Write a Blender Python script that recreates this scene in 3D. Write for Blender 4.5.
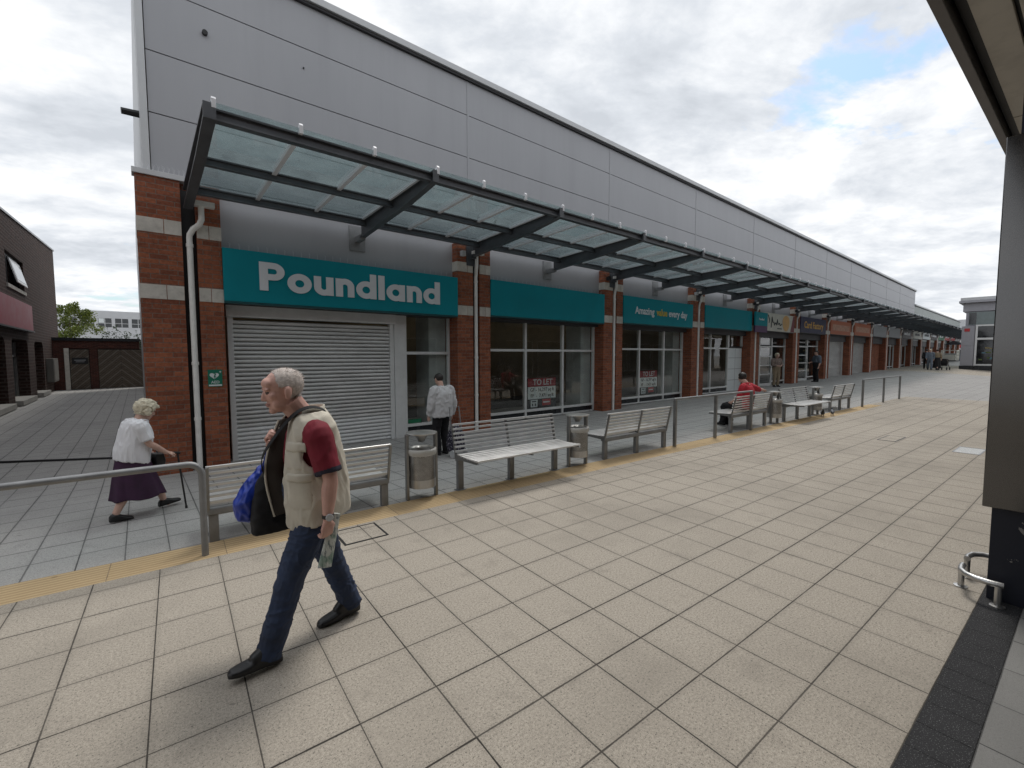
import bpy, bmesh, math, random
from mathutils import Vector, Matrix, noise as mnoise
R = math.radians
random.seed(7)
for o in list(bpy.data.objects): bpy.data.objects.remove(o, do_unlink=True)
C = bpy.context.scene.collection
H = 1.75
DY = -0.0507                      # plaza grid is turned a little against the shop terrace
CU, SU = math.cos(DY), math.sin(DY)
def uv(X, Y): return (X*CU + Y*SU, -X*SU + Y*CU)
def xy(u, v): return (u*CU - v*SU, u*SU + v*CU)
def clamp(t, a=0., b=1.): return max(a, min(b, t))
def floor_z(X): return -0.13 + 0.012*clamp(X, -14, 110)
def ground_z(X, Y):
    u, v = uv(X, Y)
    zp = 0.009*max(0., min(u, 110)-24)
    t = clamp((v-4.975)/3.9)
    return zp*(1-t) + floor_z(X)*t

# ------------------------------------------------------------------ mesh builder
class MB:
    def __init__(s): s.v=[]; s.f=[]; s.m=[]; s.M=Matrix()
    def add(s, vs, fs, m=0):
        b=len(s.v); s.v += [tuple(s.M @ Vector(p)) for p in vs]
        s.f += [tuple(b+i for i in f) for f in fs]; s.m += [m]*len(fs)
    def box(s, x0,x1,y0,y1,z0,z1,m=0):
        s.add([(x0,y0,z0),(x1,y0,z0),(x1,y1,z0),(x0,y1,z0),(x0,y0,z1),(x1,y0,z1),(x1,y1,z1),(x0,y1,z1)],
              [(3,2,1,0),(4,5,6,7),(0,1,5,4),(1,2,6,5),(2,3,7,6),(3,0,4,7)],m)
    def prism(s, poly, axis, a, b, m=0):
        # poly in the two other axes (in cyclic order), extruded along axis from a to b
        n=len(poly)
        def P(p,t):
            return {'x':(t,p[0],p[1]),'y':(p[0],t,p[1]),'z':(p[0],p[1],t)}[axis]
        s.add([P(p,a) for p in poly]+[P(p,b) for p in poly],
              [tuple(range(n)),tuple(range(2*n-1,n-1,-1))]+[(i,i+n,(i+1)%n+n,(i+1)%n) for i in range(n)],m)
    def rings(s, rings, m=0, caps=True):
        n=len(rings[0]); vs=[p for r in rings for p in r]; fs=[]
        for k in range(len(rings)-1):
            for i in range(n):
                a=k*n+i; b=k*n+(i+1)%n
                fs.append((a,b,b+n,a+n))
        if caps: fs += [tuple(range(n-1,-1,-1)), tuple((len(rings)-1)*n+i for i in range(n))]
        s.add(vs,fs,m)
    def tube(s, pts, r, n=10, m=0, caps=True, squash=None):
        pts=[Vector(p) for p in pts]; rs=r if isinstance(r,(list,tuple)) else [r]*len(pts)
        out=[]; prev=None
        for i,p in enumerate(pts):
            d=(pts[min(i+1,len(pts)-1)]-pts[max(i-1,0)])
            if d.length<1e-9: d=Vector((0,0,1))
            d.normalize()
            if prev is None:
                a=Vector((0,0,1)) if abs(d.z)<.9 else Vector((1,0,0))
                u=d.cross(a).normalized()
            else: u=(prev-d*prev.dot(d)).normalized()
            prev=u; w=d.cross(u)
            q=rs[i]
            ru,rw=(q if isinstance(q,(list,tuple)) else (q,q))
            out.append([p+u*ru*math.cos(2*math.pi*k/n)+w*rw*math.sin(2*math.pi*k/n) for k in range(n)])
        s.rings(out,m,caps)
    def lathe(s, prof, c=(0,0,0), n=24, m=0):
        s.rings([[(c[0]+r*math.cos(2*math.pi*k/n),c[1]+r*math.sin(2*math.pi*k/n),c[2]+z) for k in range(n)] for r,z in prof],m,True)
    def ell(s, c, ax, n=16, k=10, m=0, M=None):
        c=Vector(c); out=[]
        for j in range(k+1):
            t=math.pi*(j+0.02 if j==0 else (j-0.02 if j==k else j))/k
            ring=[]
            for i in range(n):
                p=2*math.pi*i/n
                q=Vector((ax[0]*math.sin(t)*math.cos(p),ax[1]*math.sin(t)*math.sin(p),-ax[2]*math.cos(t)))
                if M: q=M@q
                ring.append(c+q)
            out.append(ring)
        s.rings(out,m,True)
    def mesh(s, name):
        me=bpy.data.meshes.new(name); me.from_pydata(s.v,[],s.f); me.update()
        for p,mi in zip(me.polygons,s.m): p.material_index=mi
        return me
    def build(s, name, mats, parent=None, smooth=False, bevel=0, loc=None, fix=True):
        me=s.mesh(name)
        if fix:
            bm=bmesh.new(); bm.from_mesh(me); bmesh.ops.recalc_face_normals(bm,faces=bm.faces); bm.to_mesh(me); bm.free()
        for m in (mats if isinstance(mats,(list,tuple)) else [mats]): me.materials.append(m)
        return link(name,me,parent,smooth,bevel,loc)
def link(name, me, parent=None, smooth=False, bevel=0, loc=None):
    o=bpy.data.objects.new(name,me); C.objects.link(o)
    if parent: o.parent=parent
    if loc: o.location=loc
    if smooth:
        for p in me.polygons: p.use_smooth=True
        if smooth!='full':
            try: me.set_sharp_from_angle(angle=R(40))
            except Exception: pass
    if bevel:
        b=o.modifiers.new('bevel','BEVEL'); b.width=bevel; b.segments=2; b.limit_method='ANGLE'; b.angle_limit=R(50)
    return o
def tag(o, label=None, cat=None, group=None, kind=None):
    if label: o['label']=label
    if cat: o['category']=cat
    if group: o['group']=group
    if kind: o['kind']=kind
    return o
def empty(name, loc, rz=0, label=None, cat=None, group=None, scale=1):
    o=bpy.data.objects.new(name,None); C.objects.link(o); o.location=loc; o.rotation_euler=(0,0,rz)
    o.scale=(scale,)*3; o.empty_display_size=.2
    return tag(o,label,cat,group)
def copy_tree(o, parent=None):
    c=o.copy(); C.objects.link(c)
    if parent: c.parent=parent
    for ch in [x for x in bpy.data.objects if x.parent==o]: copy_tree(ch,c)
    return c
def dup(o, loc, rz, label, group=None):
    c=copy_tree(o); c.location=loc; c.rotation_euler=(0,0,rz); c['label']=label
    if group: c['group']=group
    return c

# ------------------------------------------------------------------ materials
def newmat(name):
    m=bpy.data.materials.new(name); m.use_nodes=True; nt=m.node_tree
    for n in list(nt.nodes): nt.nodes.remove(n)
    out=nt.nodes.new('ShaderNodeOutputMaterial')
    return m,nt,out
class N:
    def __init__(s,nt): s.nt=nt
    def n(s,t,**k):
        x=s.nt.nodes.new(t)
        for a,b in k.items(): setattr(x,a,b)
        return x
    def set(s,node,inp,val):
        if hasattr(val,'is_output'): s.nt.links.new(val,node.inputs[inp])
        elif val is not None: node.inputs[inp].default_value=val
    def math(s,op,a,b=None,c=None):
        x=s.n('ShaderNodeMath',operation=op); s.set(x,0,a)
        if b is not None: s.set(x,1,b)
        if c is not None: s.set(x,2,c)
        return x.outputs[0]
    def mix(s,fac,a,b,mode='MIX'):
        x=s.n('ShaderNodeMix',data_type='RGBA',blend_type=mode)
        s.set(x,0,fac); s.set(x,6,a); s.set(x,7,b); return x.outputs[2]
    def noise(s,vec,scale,detail=4,rough=.55,dist=0,out=0):
        x=s.n('ShaderNodeTexNoise'); s.set(x,'Vector',vec); s.set(x,'Scale',scale); s.set(x,'Detail',detail); s.set(x,'Roughness',rough); s.set(x,'Distortion',dist)
        return x.outputs[out]
    def ramp(s,fac,*stops):
        x=s.n('ShaderNodeValToRGB'); e=x.color_ramp.elements
        while len(e)<len(stops): e.new(.5)
        for el,(p,c) in zip(e,stops):
            el.position=p; el.color=c if len(c)==4 else (*c,1)
        s.set(x,0,fac); return x.outputs[0]
    def pos(s): return s.n('ShaderNodeNewGeometry').outputs['Position']
    def obj(s): return s.n('ShaderNodeTexCoord').outputs['Object']
    def sep(s,v):
        x=s.n('ShaderNodeSeparateXYZ'); s.set(x,0,v); return x.outputs
    def comb(s,x=0,y=0,z=0):
        c=s.n('ShaderNodeCombineXYZ'); s.set(c,0,x); s.set(c,1,y); s.set(c,2,z); return c.outputs[0]
    def map(s,v,scale=(1,1,1),rot=(0,0,0)):
        m=s.n('ShaderNodeMapping'); s.set(m,0,v); m.inputs['Scale'].default_value=scale; m.inputs['Rotation'].default_value=rot; return m.outputs[0]
    def bump(s,h,strength=.3,dist=.01):
        b=s.n('ShaderNodeBump'); s.set(b,'Height',h); b.inputs['Strength'].default_value=strength; b.inputs['Distance'].default_value=dist; return b.outputs[0]
    def bsdf(s,out,col,rough=.5,metal=0,normal=None,spec=None,**k):
        p=s.n('ShaderNodeBsdfPrincipled'); s.set(p,'Base Color',col if hasattr(col,'is_output') else (*col[:3],1)); s.set(p,'Roughness',rough); s.set(p,'Metallic',metal)
        if normal is not None: s.set(p,'Normal',normal)
        if spec is not None: s.set(p,'Specular IOR Level',spec)
        for a,b in k.items(): s.set(p,a,b)
        s.nt.links.new(p.outputs[0],out.inputs[0]); return p
def c4(c): return (*c[:3],1)
def mat(name, col, rough=.5, metal=0, var=.12, scale=3, bump=0, bscale=60, spec=None, grime=0, stretch=(1,1,1), dist=.01, **k):
    m,nt,out=newmat(name); s=N(nt); v=s.map(s.obj() if k.pop('local',True) else s.pos(),stretch)
    f=s.noise(v,scale,5,.6)
    lo=tuple(x*(1-var) for x in col); hi=tuple(min(1,x*(1+var)) for x in col)
    c=s.ramp(f,(.3,lo),(.7,hi))
    if grime:
        g=s.noise(v,scale*2.7,6,.7)
        c=s.mix(s.math('MULTIPLY',s.ramp(g,(.5,(0,0,0)),(.75,(1,1,1))),grime),c,c4(tuple(x*.35 for x in col)))
    rn=s.math('MULTIPLY_ADD',f,.25,rough-.125)
    nrm=s.bump(s.noise(v,bscale,4,.6),bump,dist) if bump else None
    s.bsdf(out,c,rn,metal,nrm,spec,**k)
    return m
# slab paving: joints, per-slab tone, aggregate speckle, stains
def paving(name, base, size, off=(0,0), rot=DY, jw=.006, joint=(.10,.095,.09), tone=.10, speck=.25, extra=None, stagger=0, gum=.5, stain=.35, rough=.85):
    m,nt,out=newmat(name); s=N(nt); P=s.pos()
    q=s.sep(s.map(P,(1,1,1),(0,0,-rot)))
    fu=s.math('DIVIDE',s.math('SUBTRACT',q[0],off[0]),size[0]); fv=s.math('DIVIDE',s.math('SUBTRACT',q[1],off[1]),size[1])
    iv=s.math('FLOOR',fv)
    if stagger: fu=s.math('ADD',fu,s.math('MULTIPLY',iv,stagger))
    iu=s.math('FLOOR',fu)
    cu=s.math('ABSOLUTE',s.math('SUBTRACT',s.math('FRACT',s.math('ADD',fu,.5)),.5)); cv=s.math('ABSOLUTE',s.math('SUBTRACT',s.math('FRACT',s.math('ADD',fv,.5)),.5))
    du=s.math('MULTIPLY',cu,size[0]); dv=s.math('MULTIPLY',cv,size[1])
    def wn(a,b=0.):
        w=s.n('ShaderNodeTexWhiteNoise',noise_dimensions='2D'); s.set(w,0,s.comb(a,b,0)); return w.outputs[0]
    ju=s.math('ROUND',fu); jv=s.math('ROUND',fv)
    wob=s.noise(P,9,3,.6)
    def line(d,idx,oth,k):
        w=s.math('MULTIPLY_ADD',wn(idx,k),jw*.55,jw*.45)
        w=s.math('MULTIPLY',w,s.math('MULTIPLY_ADD',wob,1.3,.35))
        a=s.math('SUBTRACT',1.0,s.math('SMOOTH_MIN',s.math('DIVIDE',d,w),1.0,.25))
        a=s.math('MINIMUM',s.math('MAXIMUM',s.math('MULTIPLY',a,3.0),0.),1.)
        st=s.math('MULTIPLY_ADD',wn(idx,k+3.3),.2,.8)
        st=s.math('MULTIPLY',st,s.math('MULTIPLY_ADD',wn(s.math('MULTIPLY_ADD',idx,17.,oth),k+7.1),.2,.8))
        return s.math('MULTIPLY',a,st)
    J=s.math('MAXIMUM',line(du,ju,iv,1.),line(dv,jv,iu,2.))
    t=wn(iu,iv)
    c=s.ramp(t,(0,tuple(x*(1-tone) for x in base)),(.5,base),(1,tuple(x*(1+tone) for x in base)))
    # aggregate
    sp=s.noise(P,210,2,.8); c=s.mix(speck,c,s.ramp(sp,(.36,tuple(x*.30 for x in base)),(.48,base),(.62,tuple(min(1,x*1.55) for x in base))))
    sp2=s.noise(P,75,3,.7); c=s.mix(speck*.6,c,s.ramp(sp2,(.35,tuple(x*.6 for x in base)),(.62,tuple(min(1,x*1.3) for x in base))))
    # stains
    st=s.noise(P,.55,6,.62,.4); c=s.mix(s.math('MULTIPLY',s.ramp(st,(.47,(0,0,0)),(.72,(1,1,1))),stain),c,c4(tuple(x*.62 for x in base)))
    st2=s.noise(P,3.3,5,.65); c=s.mix(s.math('MULTIPLY',s.ramp(st2,(.58,(0,0,0)),(.78,(1,1,1))),stain*.8),c,c4(tuple(x*.55 for x in base)))
    st3=s.noise(P,1.7,5,.6); c=s.mix(s.math('MULTIPLY',s.ramp(st3,(.56,(0,0,0)),(.75,(1,1,1))),stain*.45),c,c4(tuple(min(1,x*1.25) for x in base)))
    vo=s.n('ShaderNodeTexVoronoi',feature='F1'); s.set(vo,'Vector',s.mix(.06,P,s.noise(P,12,2,.5,0,1))); vo.inputs['Scale'].default_value=2.4; vo.inputs['Randomness'].default_value=1
    rr=s.sep(vo.outputs['Color'])[0]
    g=s.math('LESS_THAN',vo.outputs['Distance'],s.math('MULTIPLY',s.math('POWER',rr,2.4),.085))
    c=s.mix(s.math('MULTIPLY',g,gum),c,c4(tuple(x*.35 for x in base)))
    edge=s.math('MINIMUM',du,dv); ew=s.math('MULTIPLY',s.ramp(s.math('ADD',edge,s.math('MULTIPLY',s.math('SUBTRACT',wob,.5),.03)),(.0,(1,1,1)),(.035,(0,0,0))),.28*min(1,speck*1.2))
    c=s.mix(ew,c,c4(tuple(x*.55 for x in base)))
    pit=s.noise(P,95,1,.5); c=s.mix(s.math('MULTIPLY',s.math('GREATER_THAN',pit,.67),speck*.75),c,c4(tuple(x*.22 for x in base)))
    c=s.mix(J,c,c4(joint))
    h=s.math('ADD',s.math('MULTIPLY',J,-1.),s.math('ADD',s.math('MULTIPLY',sp,.18),s.math('MULTIPLY',t,.25)))
    if extra: c,h=extra(s,q,c,h)
    s.bsdf(out,c,s.math('MULTIPLY_ADD',sp,.2,rough-.1),0,s.bump(h,.55,.006),.3)
    return m
def brick(name, c1, c2, mortar, along='both', sc=1.0, mort=.006):
    m,nt,out=newmat(name); s=N(nt); P=s.pos(); q=s.sep(P)
    vec=s.comb(s.math('ADD',q[0],q[1]),q[2],0)
    b=s.n('ShaderNodeTexBrick'); s.set(b,'Vector',vec); b.offset=.5
    for k,v in {'Scale':1/sc,'Brick Width':.225,'Row Height':.075,'Mortar Size':mort,'Mortar Smooth':.3,'Bias':-.1}.items(): b.inputs[k].default_value=v
    b.inputs['Color1'].default_value=c4(c1); b.inputs['Color2'].default_value=c4(c2); b.inputs['Mortar'].default_value=c4(mortar)
    n1=s.noise(P,1.1,5,.6); n2=s.noise(P,28,4,.6)
    c=s.mix(.75,b.outputs[0],s.ramp(n2,(.3,(.62,.6,.6)),(.7,(1.25,1.22,1.2))),'MULTIPLY')
    c=s.mix(.55,c,s.ramp(n1,(.3,(.65,.65,.65)),(.7,(1.15,1.15,1.15))),'MULTIPLY')
    h=s.math('SUBTRACT',s.math('MULTIPLY',n2,.35),b.outputs['Fac'])
    s.bsdf(out,c,.85,0,s.bump(h,.7,.008),.25)
    return m
def glass(name, tint=(.62,.68,.67), gloss_rough=.01, extra=.04, dirt=.03):
    m,nt,out=newmat(name); s=N(nt)
    tr=s.n('ShaderNodeBsdfTransparent'); tr.inputs[0].default_value=c4(tint)
    gl=s.n('ShaderNodeBsdfGlossy'); gl.inputs['Roughness'].default_value=gloss_rough
    nb=s.bump(s.noise(s.pos(),1.3,2,.5),.08,.02); s.set(gl,'Normal',nb)
    df=s.n('ShaderNodeBsdfDiffuse'); df.inputs[0].default_value=(.6,.62,.6,1)
    fr=s.n('ShaderNodeFresnel'); fr.inputs[0].default_value=1.5
    a=s.n('ShaderNodeMixShader'); s.set(a,0,s.math('MULTIPLY',s.math('ADD',fr.outputs[0],extra),s.math('SUBTRACT',1.,s.n('ShaderNodeNewGeometry').outputs['Backfacing']))); nt.links.new(tr.outputs[0],a.inputs[1]); nt.links.new(gl.outputs[0],a.inputs[2])
    b=s.n('ShaderNodeMixShader'); s.set(b,0,s.math('MULTIPLY',s.ramp(s.noise(s.pos(),2.2,6,.7),(.35,(.2,.2,.2)),(.75,(1,1,1))),dirt)); nt.links.new(a.outputs[0],b.inputs[1]); nt.links.new(df.outputs[0],b.inputs[2])
    nt.links.new(b.outputs[0],out.inputs[0]); return m
def canopy_glass():
    m,nt,out=newmat('canopy_glass'); s=N(nt)
    tr=s.n('ShaderNodeBsdfTransparent'); tr.inputs[0].default_value=(.66,.715,.725,1)
    tl=s.n('ShaderNodeBsdfTranslucent'); tl.inputs[0].default_value=(.50,.58,.58,1)
    df=s.n('ShaderNodeBsdfDiffuse'); df.inputs[0].default_value=(.35,.45,.44,1)
    gl=s.n('ShaderNodeBsdfGlossy'); gl.inputs['Roughness'].default_value=.08
    d=s.ramp(s.noise(s.pos(),1.6,6,.7),(.3,(.06,.06,.06)),(.75,(.26,.26,.26)))
    a=s.n('ShaderNodeMixShader'); s.set(a,0,d); nt.links.new(tr.outputs[0],a.inputs[1])
    a0=s.n('ShaderNodeMixShader'); a0.inputs[0].default_value=.2; nt.links.new(tl.outputs[0],a0.inputs[1]); nt.links.new(df.outputs[0],a0.inputs[2]); nt.links.new(a0.outputs[0],a.inputs[2])
    fr=s.n('ShaderNodeFresnel'); fr.inputs[0].default_value=1.5
    b=s.n('ShaderNodeMixShader'); s.set(b,0,s.math('MULTIPLY',fr.outputs[0],s.math('SUBTRACT',1.,s.n('ShaderNodeNewGeometry').outputs['Backfacing']))); nt.links.new(a.outputs[0],b.inputs[1]); nt.links.new(gl.outputs[0],b.inputs[2])
    nt.links.new(b.outputs[0],out.inputs[0]); return m
def cladding():
    m,nt,out=newmat('grey_cladding'); s=N(nt); P=s.pos()
    f=s.noise(s.map(P,(.5,.5,.12)),1.2,5,.6); st=s.noise(s.map(P,(2.2,2.2,.12)),1.,5,.7)
    c=s.ramp(f,(.3,(.345,.35,.37)),(.7,(.395,.40,.42)))
    c=s.mix(s.math('MULTIPLY',s.ramp(st,(.50,(0,0,0)),(.80,(1,1,1))),.16),c,(.19,.19,.20,1))
    s.bsdf(out,c,s.math('MULTIPLY_ADD',f,.2,.35),.15,s.bump(s.noise(P,1.2,2,.5),.05,.02),.4); return m
def wood(name,c1,c2,diag=0):
    m,nt,out=newmat(name); s=N(nt); v=s.map(s.pos(),(3,3,30) if not diag else (3,3,3)); 
    f=s.noise(v,1.5,6,.65,1.5); s.bsdf(out,s.ramp(f,(.3,c1),(.7,c2)),.8,0,s.bump(f,.5,.006),.2); return m
def emit(name,col,st):
    m,nt,out=newmat(name); s=N(nt); s.bsdf(out,col,.5,0,None,None,**{'Emission Color':c4(col),'Emission Strength':st}); return m
def leafmat(name,c1,c2):
    m,nt,out=newmat(name); s=N(nt); f=s.noise(s.pos(),2.2,3,.6); w=s.n('ShaderNodeObjectInfo')
    n2=s.noise(s.pos(),9,2,.5); c=s.mix(.5,s.ramp(f,(.35,c1),(.65,c2)),s.ramp(n2,(.35,c1),(.65,c2)))
    p=s.n('ShaderNodeBsdfPrincipled'); s.set(p,'Base Color',c); p.inputs['Roughness'].default_value=.55
    t=s.n('ShaderNodeBsdfTranslucent'); s.set(t,0,c); x=s.n('ShaderNodeMixShader'); x.inputs[0].default_value=.3
    nt.links.new(p.outputs[0],x.inputs[1]); nt.links.new(t.outputs[0],x.inputs[2]); nt.links.new(x.outputs[0],out.inputs[0]); return m

M={}
M['clad']=cladding()
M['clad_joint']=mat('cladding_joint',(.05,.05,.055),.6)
M['flash']=mat('pale_flashing',(.52,.53,.54),.45,.2,.06)
M['brick']=brick('red_brick',(.34,.118,.062),(.205,.070,.042),(.21,.16,.13))
M['dbrick']=brick('dark_brick',(.042,.020,.016),(.022,.012,.010),(.065,.048,.042),mort=.016,sc=1.8)
M['stone']=mat('pale_stone',(.56,.53,.48),.8,0,.18,4,.2,40,grime=.35)
M['pipe']=mat('white_pipe',(.82,.81,.78),.4,0,.08,4,grime=.2)
M['teal']=mat('teal_sign',(.005,.245,.30),.55,0,.09,.8,grime=.12,spec=.2)
M['teal_in']=mat('teal_edge',(.004,.07,.08),.5)
M['white']=mat('white_letter',(.72,.73,.76),.5,0,.03)
M['yellow']=mat('yellow_letter',(.62,.42,.03),.5,0,.03)
M['frame']=mat('pale_frame',(.70,.71,.71),.4,.1,.06,3,grime=.15)
M['shut']=mat('shutter_steel',(.60,.60,.59),.40,.35,.14,1.3,.06,25,grime=.3,stretch=(1,1,4))
M['shutw']=mat('shutter_pale',(.74,.75,.75),.45,.1,.06,2,grime=.15)
M['steel']=mat('painted_steel',(.082,.088,.098),.45,.1,.25,2.5,grime=.25)
M['galv']=mat('galvanised',(.27,.275,.28),.55,.6,.16,7,.05,50)
M['inox']=mat('stainless',(.52,.515,.505),.33,.9,.16,5,.08,90,stretch=(1,1,.3),grime=.25)
M['inoxd']=mat('stainless_post',(.27,.27,.265),.38,.85,.16,6)
M['slat']=mat('bench_slat',(.68,.675,.665),.33,.55,.10,4,grime=.12)
M['black']=mat('black_part',(.012,.012,.013),.5)
M['dpanel']=mat('dark_panel',(.015,.018,.022),.25)
M['glass']=glass('shop_glass',(.93,.95,.94),.012,.05,.02)
M['cglass']=canopy_glass()
M['int']=mat('interior_wall',(.26,.21,.14),.9)
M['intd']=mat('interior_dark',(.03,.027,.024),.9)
M['intw']=mat('interior_board',(.45,.47,.47),.7)
M['strip']=emit('ceiling_strip',(.95,.85,.68),.75)
M['conc']=mat('concrete',(.28,.27,.25),.85,0,.15,3,.2,40)
M['wood']=wood('weathered_timber',(.06,.047,.037),(.19,.155,.125))
M['wood2']=wood('dark_timber',(.03,.024,.019),(.09,.07,.055)); M['wood3']=wood('grey_timber',(.10,.085,.07),(.24,.205,.17))
M['maroon']=mat('maroon_board',(.17,.018,.030),.5,0,.12)
M['navy']=mat('navy_board',(.012,.014,.06),.5)
M['orange']=mat('orange_board',(.45,.12,.05),.5,0,.1)
M['cream']=mat('cream_board',(.55,.54,.48),.55)
M['green']=mat('green_board',(.01,.15,.07),.5)
M['red']=mat('red_board',(.42,.03,.035),.5)
M['grey']=mat('grey_board',(.30,.31,.33),.55)
M['paper']=mat('white_board',(.66,.70,.71),.6,0,.04)
M['ink']=mat('dark_ink',(.03,.035,.045),.6)
M['render']=mat('white_render',(.52,.53,.55),.8,0,.06,1)
M['dglass']=mat('dark_window',(.012,.014,.016),.06,0,.3,2,spec=.8)
M['pclad']=mat('pillar_cladding',(.135,.132,.13),.14,.9,.08,1.2,.015,3)
M['soffit']=mat('soffit_plank',(.55,.515,.455),.6,0,.10,1.6,.1,20,grime=.3)
M['pnavy']=None
def chipped():
    m,nt,out=newmat('chipped_navy'); s=N(nt); P=s.pos(); f=s.noise(P,7,6,.72,.6); f2=s.noise(P,2.2,3,.5)
    k=s.ramp(s.math('MULTIPLY_ADD',f2,.35,s.math('MULTIPLY',f,.8)),(.71,(0,0,0)),(.72,(1,1,1)))
    s.bsdf(out,s.mix(k,(.010,.012,.022,1),(.22,.21,.20,1)),s.math('MULTIPLY_ADD',f,.3,.35),0,s.bump(k,.4,.004),.4); return m
M['pnavy']=chipped()
M['pav_grey']=mat('pavilion_grey',(.33,.33,.36),.5,.1,.06)
def ribbed(s,q,c,h):
    r=s.math('PINGPONG',q[1],.025); k=s.math('GREATER_THAN',r,.0125)
    c=s.mix(s.math('MULTIPLY',k,.45),c,(.27,.17,.075,1)); return c,s.math('ADD',h,s.math('MULTIPLY',k,-.8))
def flecks(s,q,c,h):
    f=s.noise(s.pos(),170,1,.5); return s.mix(s.math('MULTIPLY',s.math('GREATER_THAN',f,.66),.6),c,(.22,.22,.22,1)),h
M['plaza']=paving('plaza_slabs',(.366,.328,.277),(.401,.3965),(.635,.8585),tone=.11,stain=.65,speck=.95,jw=.0058,joint=(.012,.010,.009))
M['tact']=paving('corduroy_slabs',(.50,.375,.22),(.80,.40),(.30,4.585),tone=.09,speck=.15,extra=ribbed,jw=.005,stain=.3)
def shop_extra(s,q,c,h): return c,h
M['shop_pave']=paving('grey_slabs',(.36,.352,.34),(.31,.45),(.15,4.985),tone=.12,jw=.009,joint=(.075,.075,.075),speck=.6,rot=0,stagger=0,stain=.45)
M['cross_pave']=paving('cross_grey_slabs',(.33,.322,.312),(.40,.40),(.635,.873),tone=.07,jw=.008,joint=(.12,.12,.12))
M['black_pave']=paving('black_slabs',(.026,.026,.028),(.205,.202),(.1,.262),jw=.005,joint=(.004,.004,.004),tone=.25,stain=.25,gum=.3,speck=.6,extra=flecks)
M['side_pave']=paving('side_grey_slabs',(.22,.217,.208),(.40,.40),(.43,.262),tone=.1,jw=.006,joint=(.035,.035,.035))

# ------------------------------------------------------------------ world and light
def world():
    w=bpy.data.worlds.new('World'); bpy.context.scene.world=w; w.use_nodes=True; nt=w.node_tree
    for n in list(nt.nodes): nt.nodes.remove(n)
    s=N(nt); out=s.n('ShaderNodeOutputWorld'); bg=s.n('ShaderNodeBackground'); bg.inputs[1].default_value=.1
    sky=s.n('ShaderNodeTexSky',sky_type='NISHITA'); sky.sun_disc=False; sky.sun_elevation=SUN_EL; sky.sun_rotation=SUN_ROT; sky.air_density=1.2; sky.dust_density=1.5
    g=s.n('ShaderNodeTexCoord').outputs['Generated']
    q=s.sep(g); zc=s.math('ADD',s.math('MAXIMUM',q[2],0.0),.17)
    pl=s.comb(s.math('DIVIDE',q[0],zc),s.math('DIVIDE',q[1],zc),0.)
    pl=s.map(pl,(1,1,1),(0,0,R(25)))
    pl=s.map(pl,(1.15,1.5,1)); pl.node.inputs['Location'].default_value=SKY_OFF
    big=s.noise(pl,.55,7,.58,.25)
    med=s.noise(pl,1.7,8,.60,.2)
    fine=s.noise(pl,5.2,7,.62,.2)
    mixn=s.math('ADD',s.math('MULTIPLY',big,.45),s.math('ADD',s.math('MULTIPLY',med,.38),s.math('MULTIPLY',fine,.17)))
    # cloud thickness decides how bright it is seen from below: thin = bright, thick = grey
    n3=s.noise(s.map(pl,(1.2,1.2,1),(0,0,.7)),1.15,8,.6,.3)
    m4=s.math('ADD',s.math('MULTIPLY',n3,.55),s.math('ADD',s.math('MULTIPLY',med,.27),s.math('MULTIPLY',fine,.18)))
    cl=s.ramp(m4,(.39,(4.2,4.45,4.8)),(.455,(5.0,5.25,5.6)),(.53,(6.3,6.45,6.65)),(.62,(8.3,8.35,8.4)))
    gap=s.ramp(mixn,(.375,(0,0,0)),(.432,(1,1,1)))
    gap=s.math('MAXIMUM',gap,s.math('MULTIPLY',s.math('SUBTRACT',1.,s.ramp(q[2],(.0,(0,0,0)),(.10,(1,1,1)))),.85))
    skyc=s.mix(1.,sky.outputs[0],(.98,1.08,1.15,1),'MULTIPLY')
    c=s.mix(gap,skyc,cl)
    s.set(bg,0,c); nt.links.new(bg.outputs[0],out.inputs[0])
SKY_OFF=(7.1,-2.3,0)
SUN_EL=R(63); SUN_AZ=R(30)     # azimuth of the sun as an angle from +X, counter-clockwise
SUN_DIR=Vector((math.cos(SUN_EL)*math.cos(SUN_AZ),math.cos(SUN_EL)*math.sin(SUN_AZ),math.sin(SUN_EL)))
SUN_ROT=math.pi/2-SUN_AZ
world()
sl=bpy.data.lights.new('sun','SUN'); sl.energy=1.15; sl.angle=R(16); sl.color=(1,.96,.90)
so=bpy.data.objects.new('sun',sl); C.objects.link(so); so.location=(0,0,30)
so.rotation_euler=SUN_DIR.to_track_quat('Z','Y').to_euler()
cam=bpy.data.cameras.new('camera'); co=bpy.data.objects.new('camera',cam); C.objects.link(co)
cam.sensor_width=36; cam.lens=447.04/1024*36; cam.clip_start=.05; cam.clip_end=2000
co.location=(0,0,H)
def camrot(yaw,pitch,roll):
    f=Vector((math.sin(yaw)*math.cos(pitch),math.cos(yaw)*math.cos(pitch),math.sin(pitch)))
    r=Vector((math.cos(yaw),-math.sin(yaw),0)); u=r.cross(f)
    r2=r*math.cos(roll)+u*math.sin(roll); u2=-r*math.sin(roll)+u*math.cos(roll)
    return Matrix((r2,u2,-f)).transposed()
co.rotation_euler=camrot(R(39.863),R(-3.69),R(-.0894)).to_euler()
sc=bpy.context.scene; sc.camera=co
sc.cycles.use_denoising=True; sc.cycles.denoiser='OPENIMAGEDENOISE'; sc.cycles.denoising_input_passes='RGB_ALBEDO_NORMAL'; sc.cycles.denoising_prefilter='NONE'; sc.cycles.sample_clamp_indirect=4; sc.cycles.max_bounces=8; sc.cycles.transparent_max_bounces=16; sc.render.filter_size=1.2
vs=sc.view_settings; vs.view_transform='Standard'; vs.look='None'; vs.exposure=0.62; vs.gamma=1; vs.use_curve_mapping=False

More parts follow.
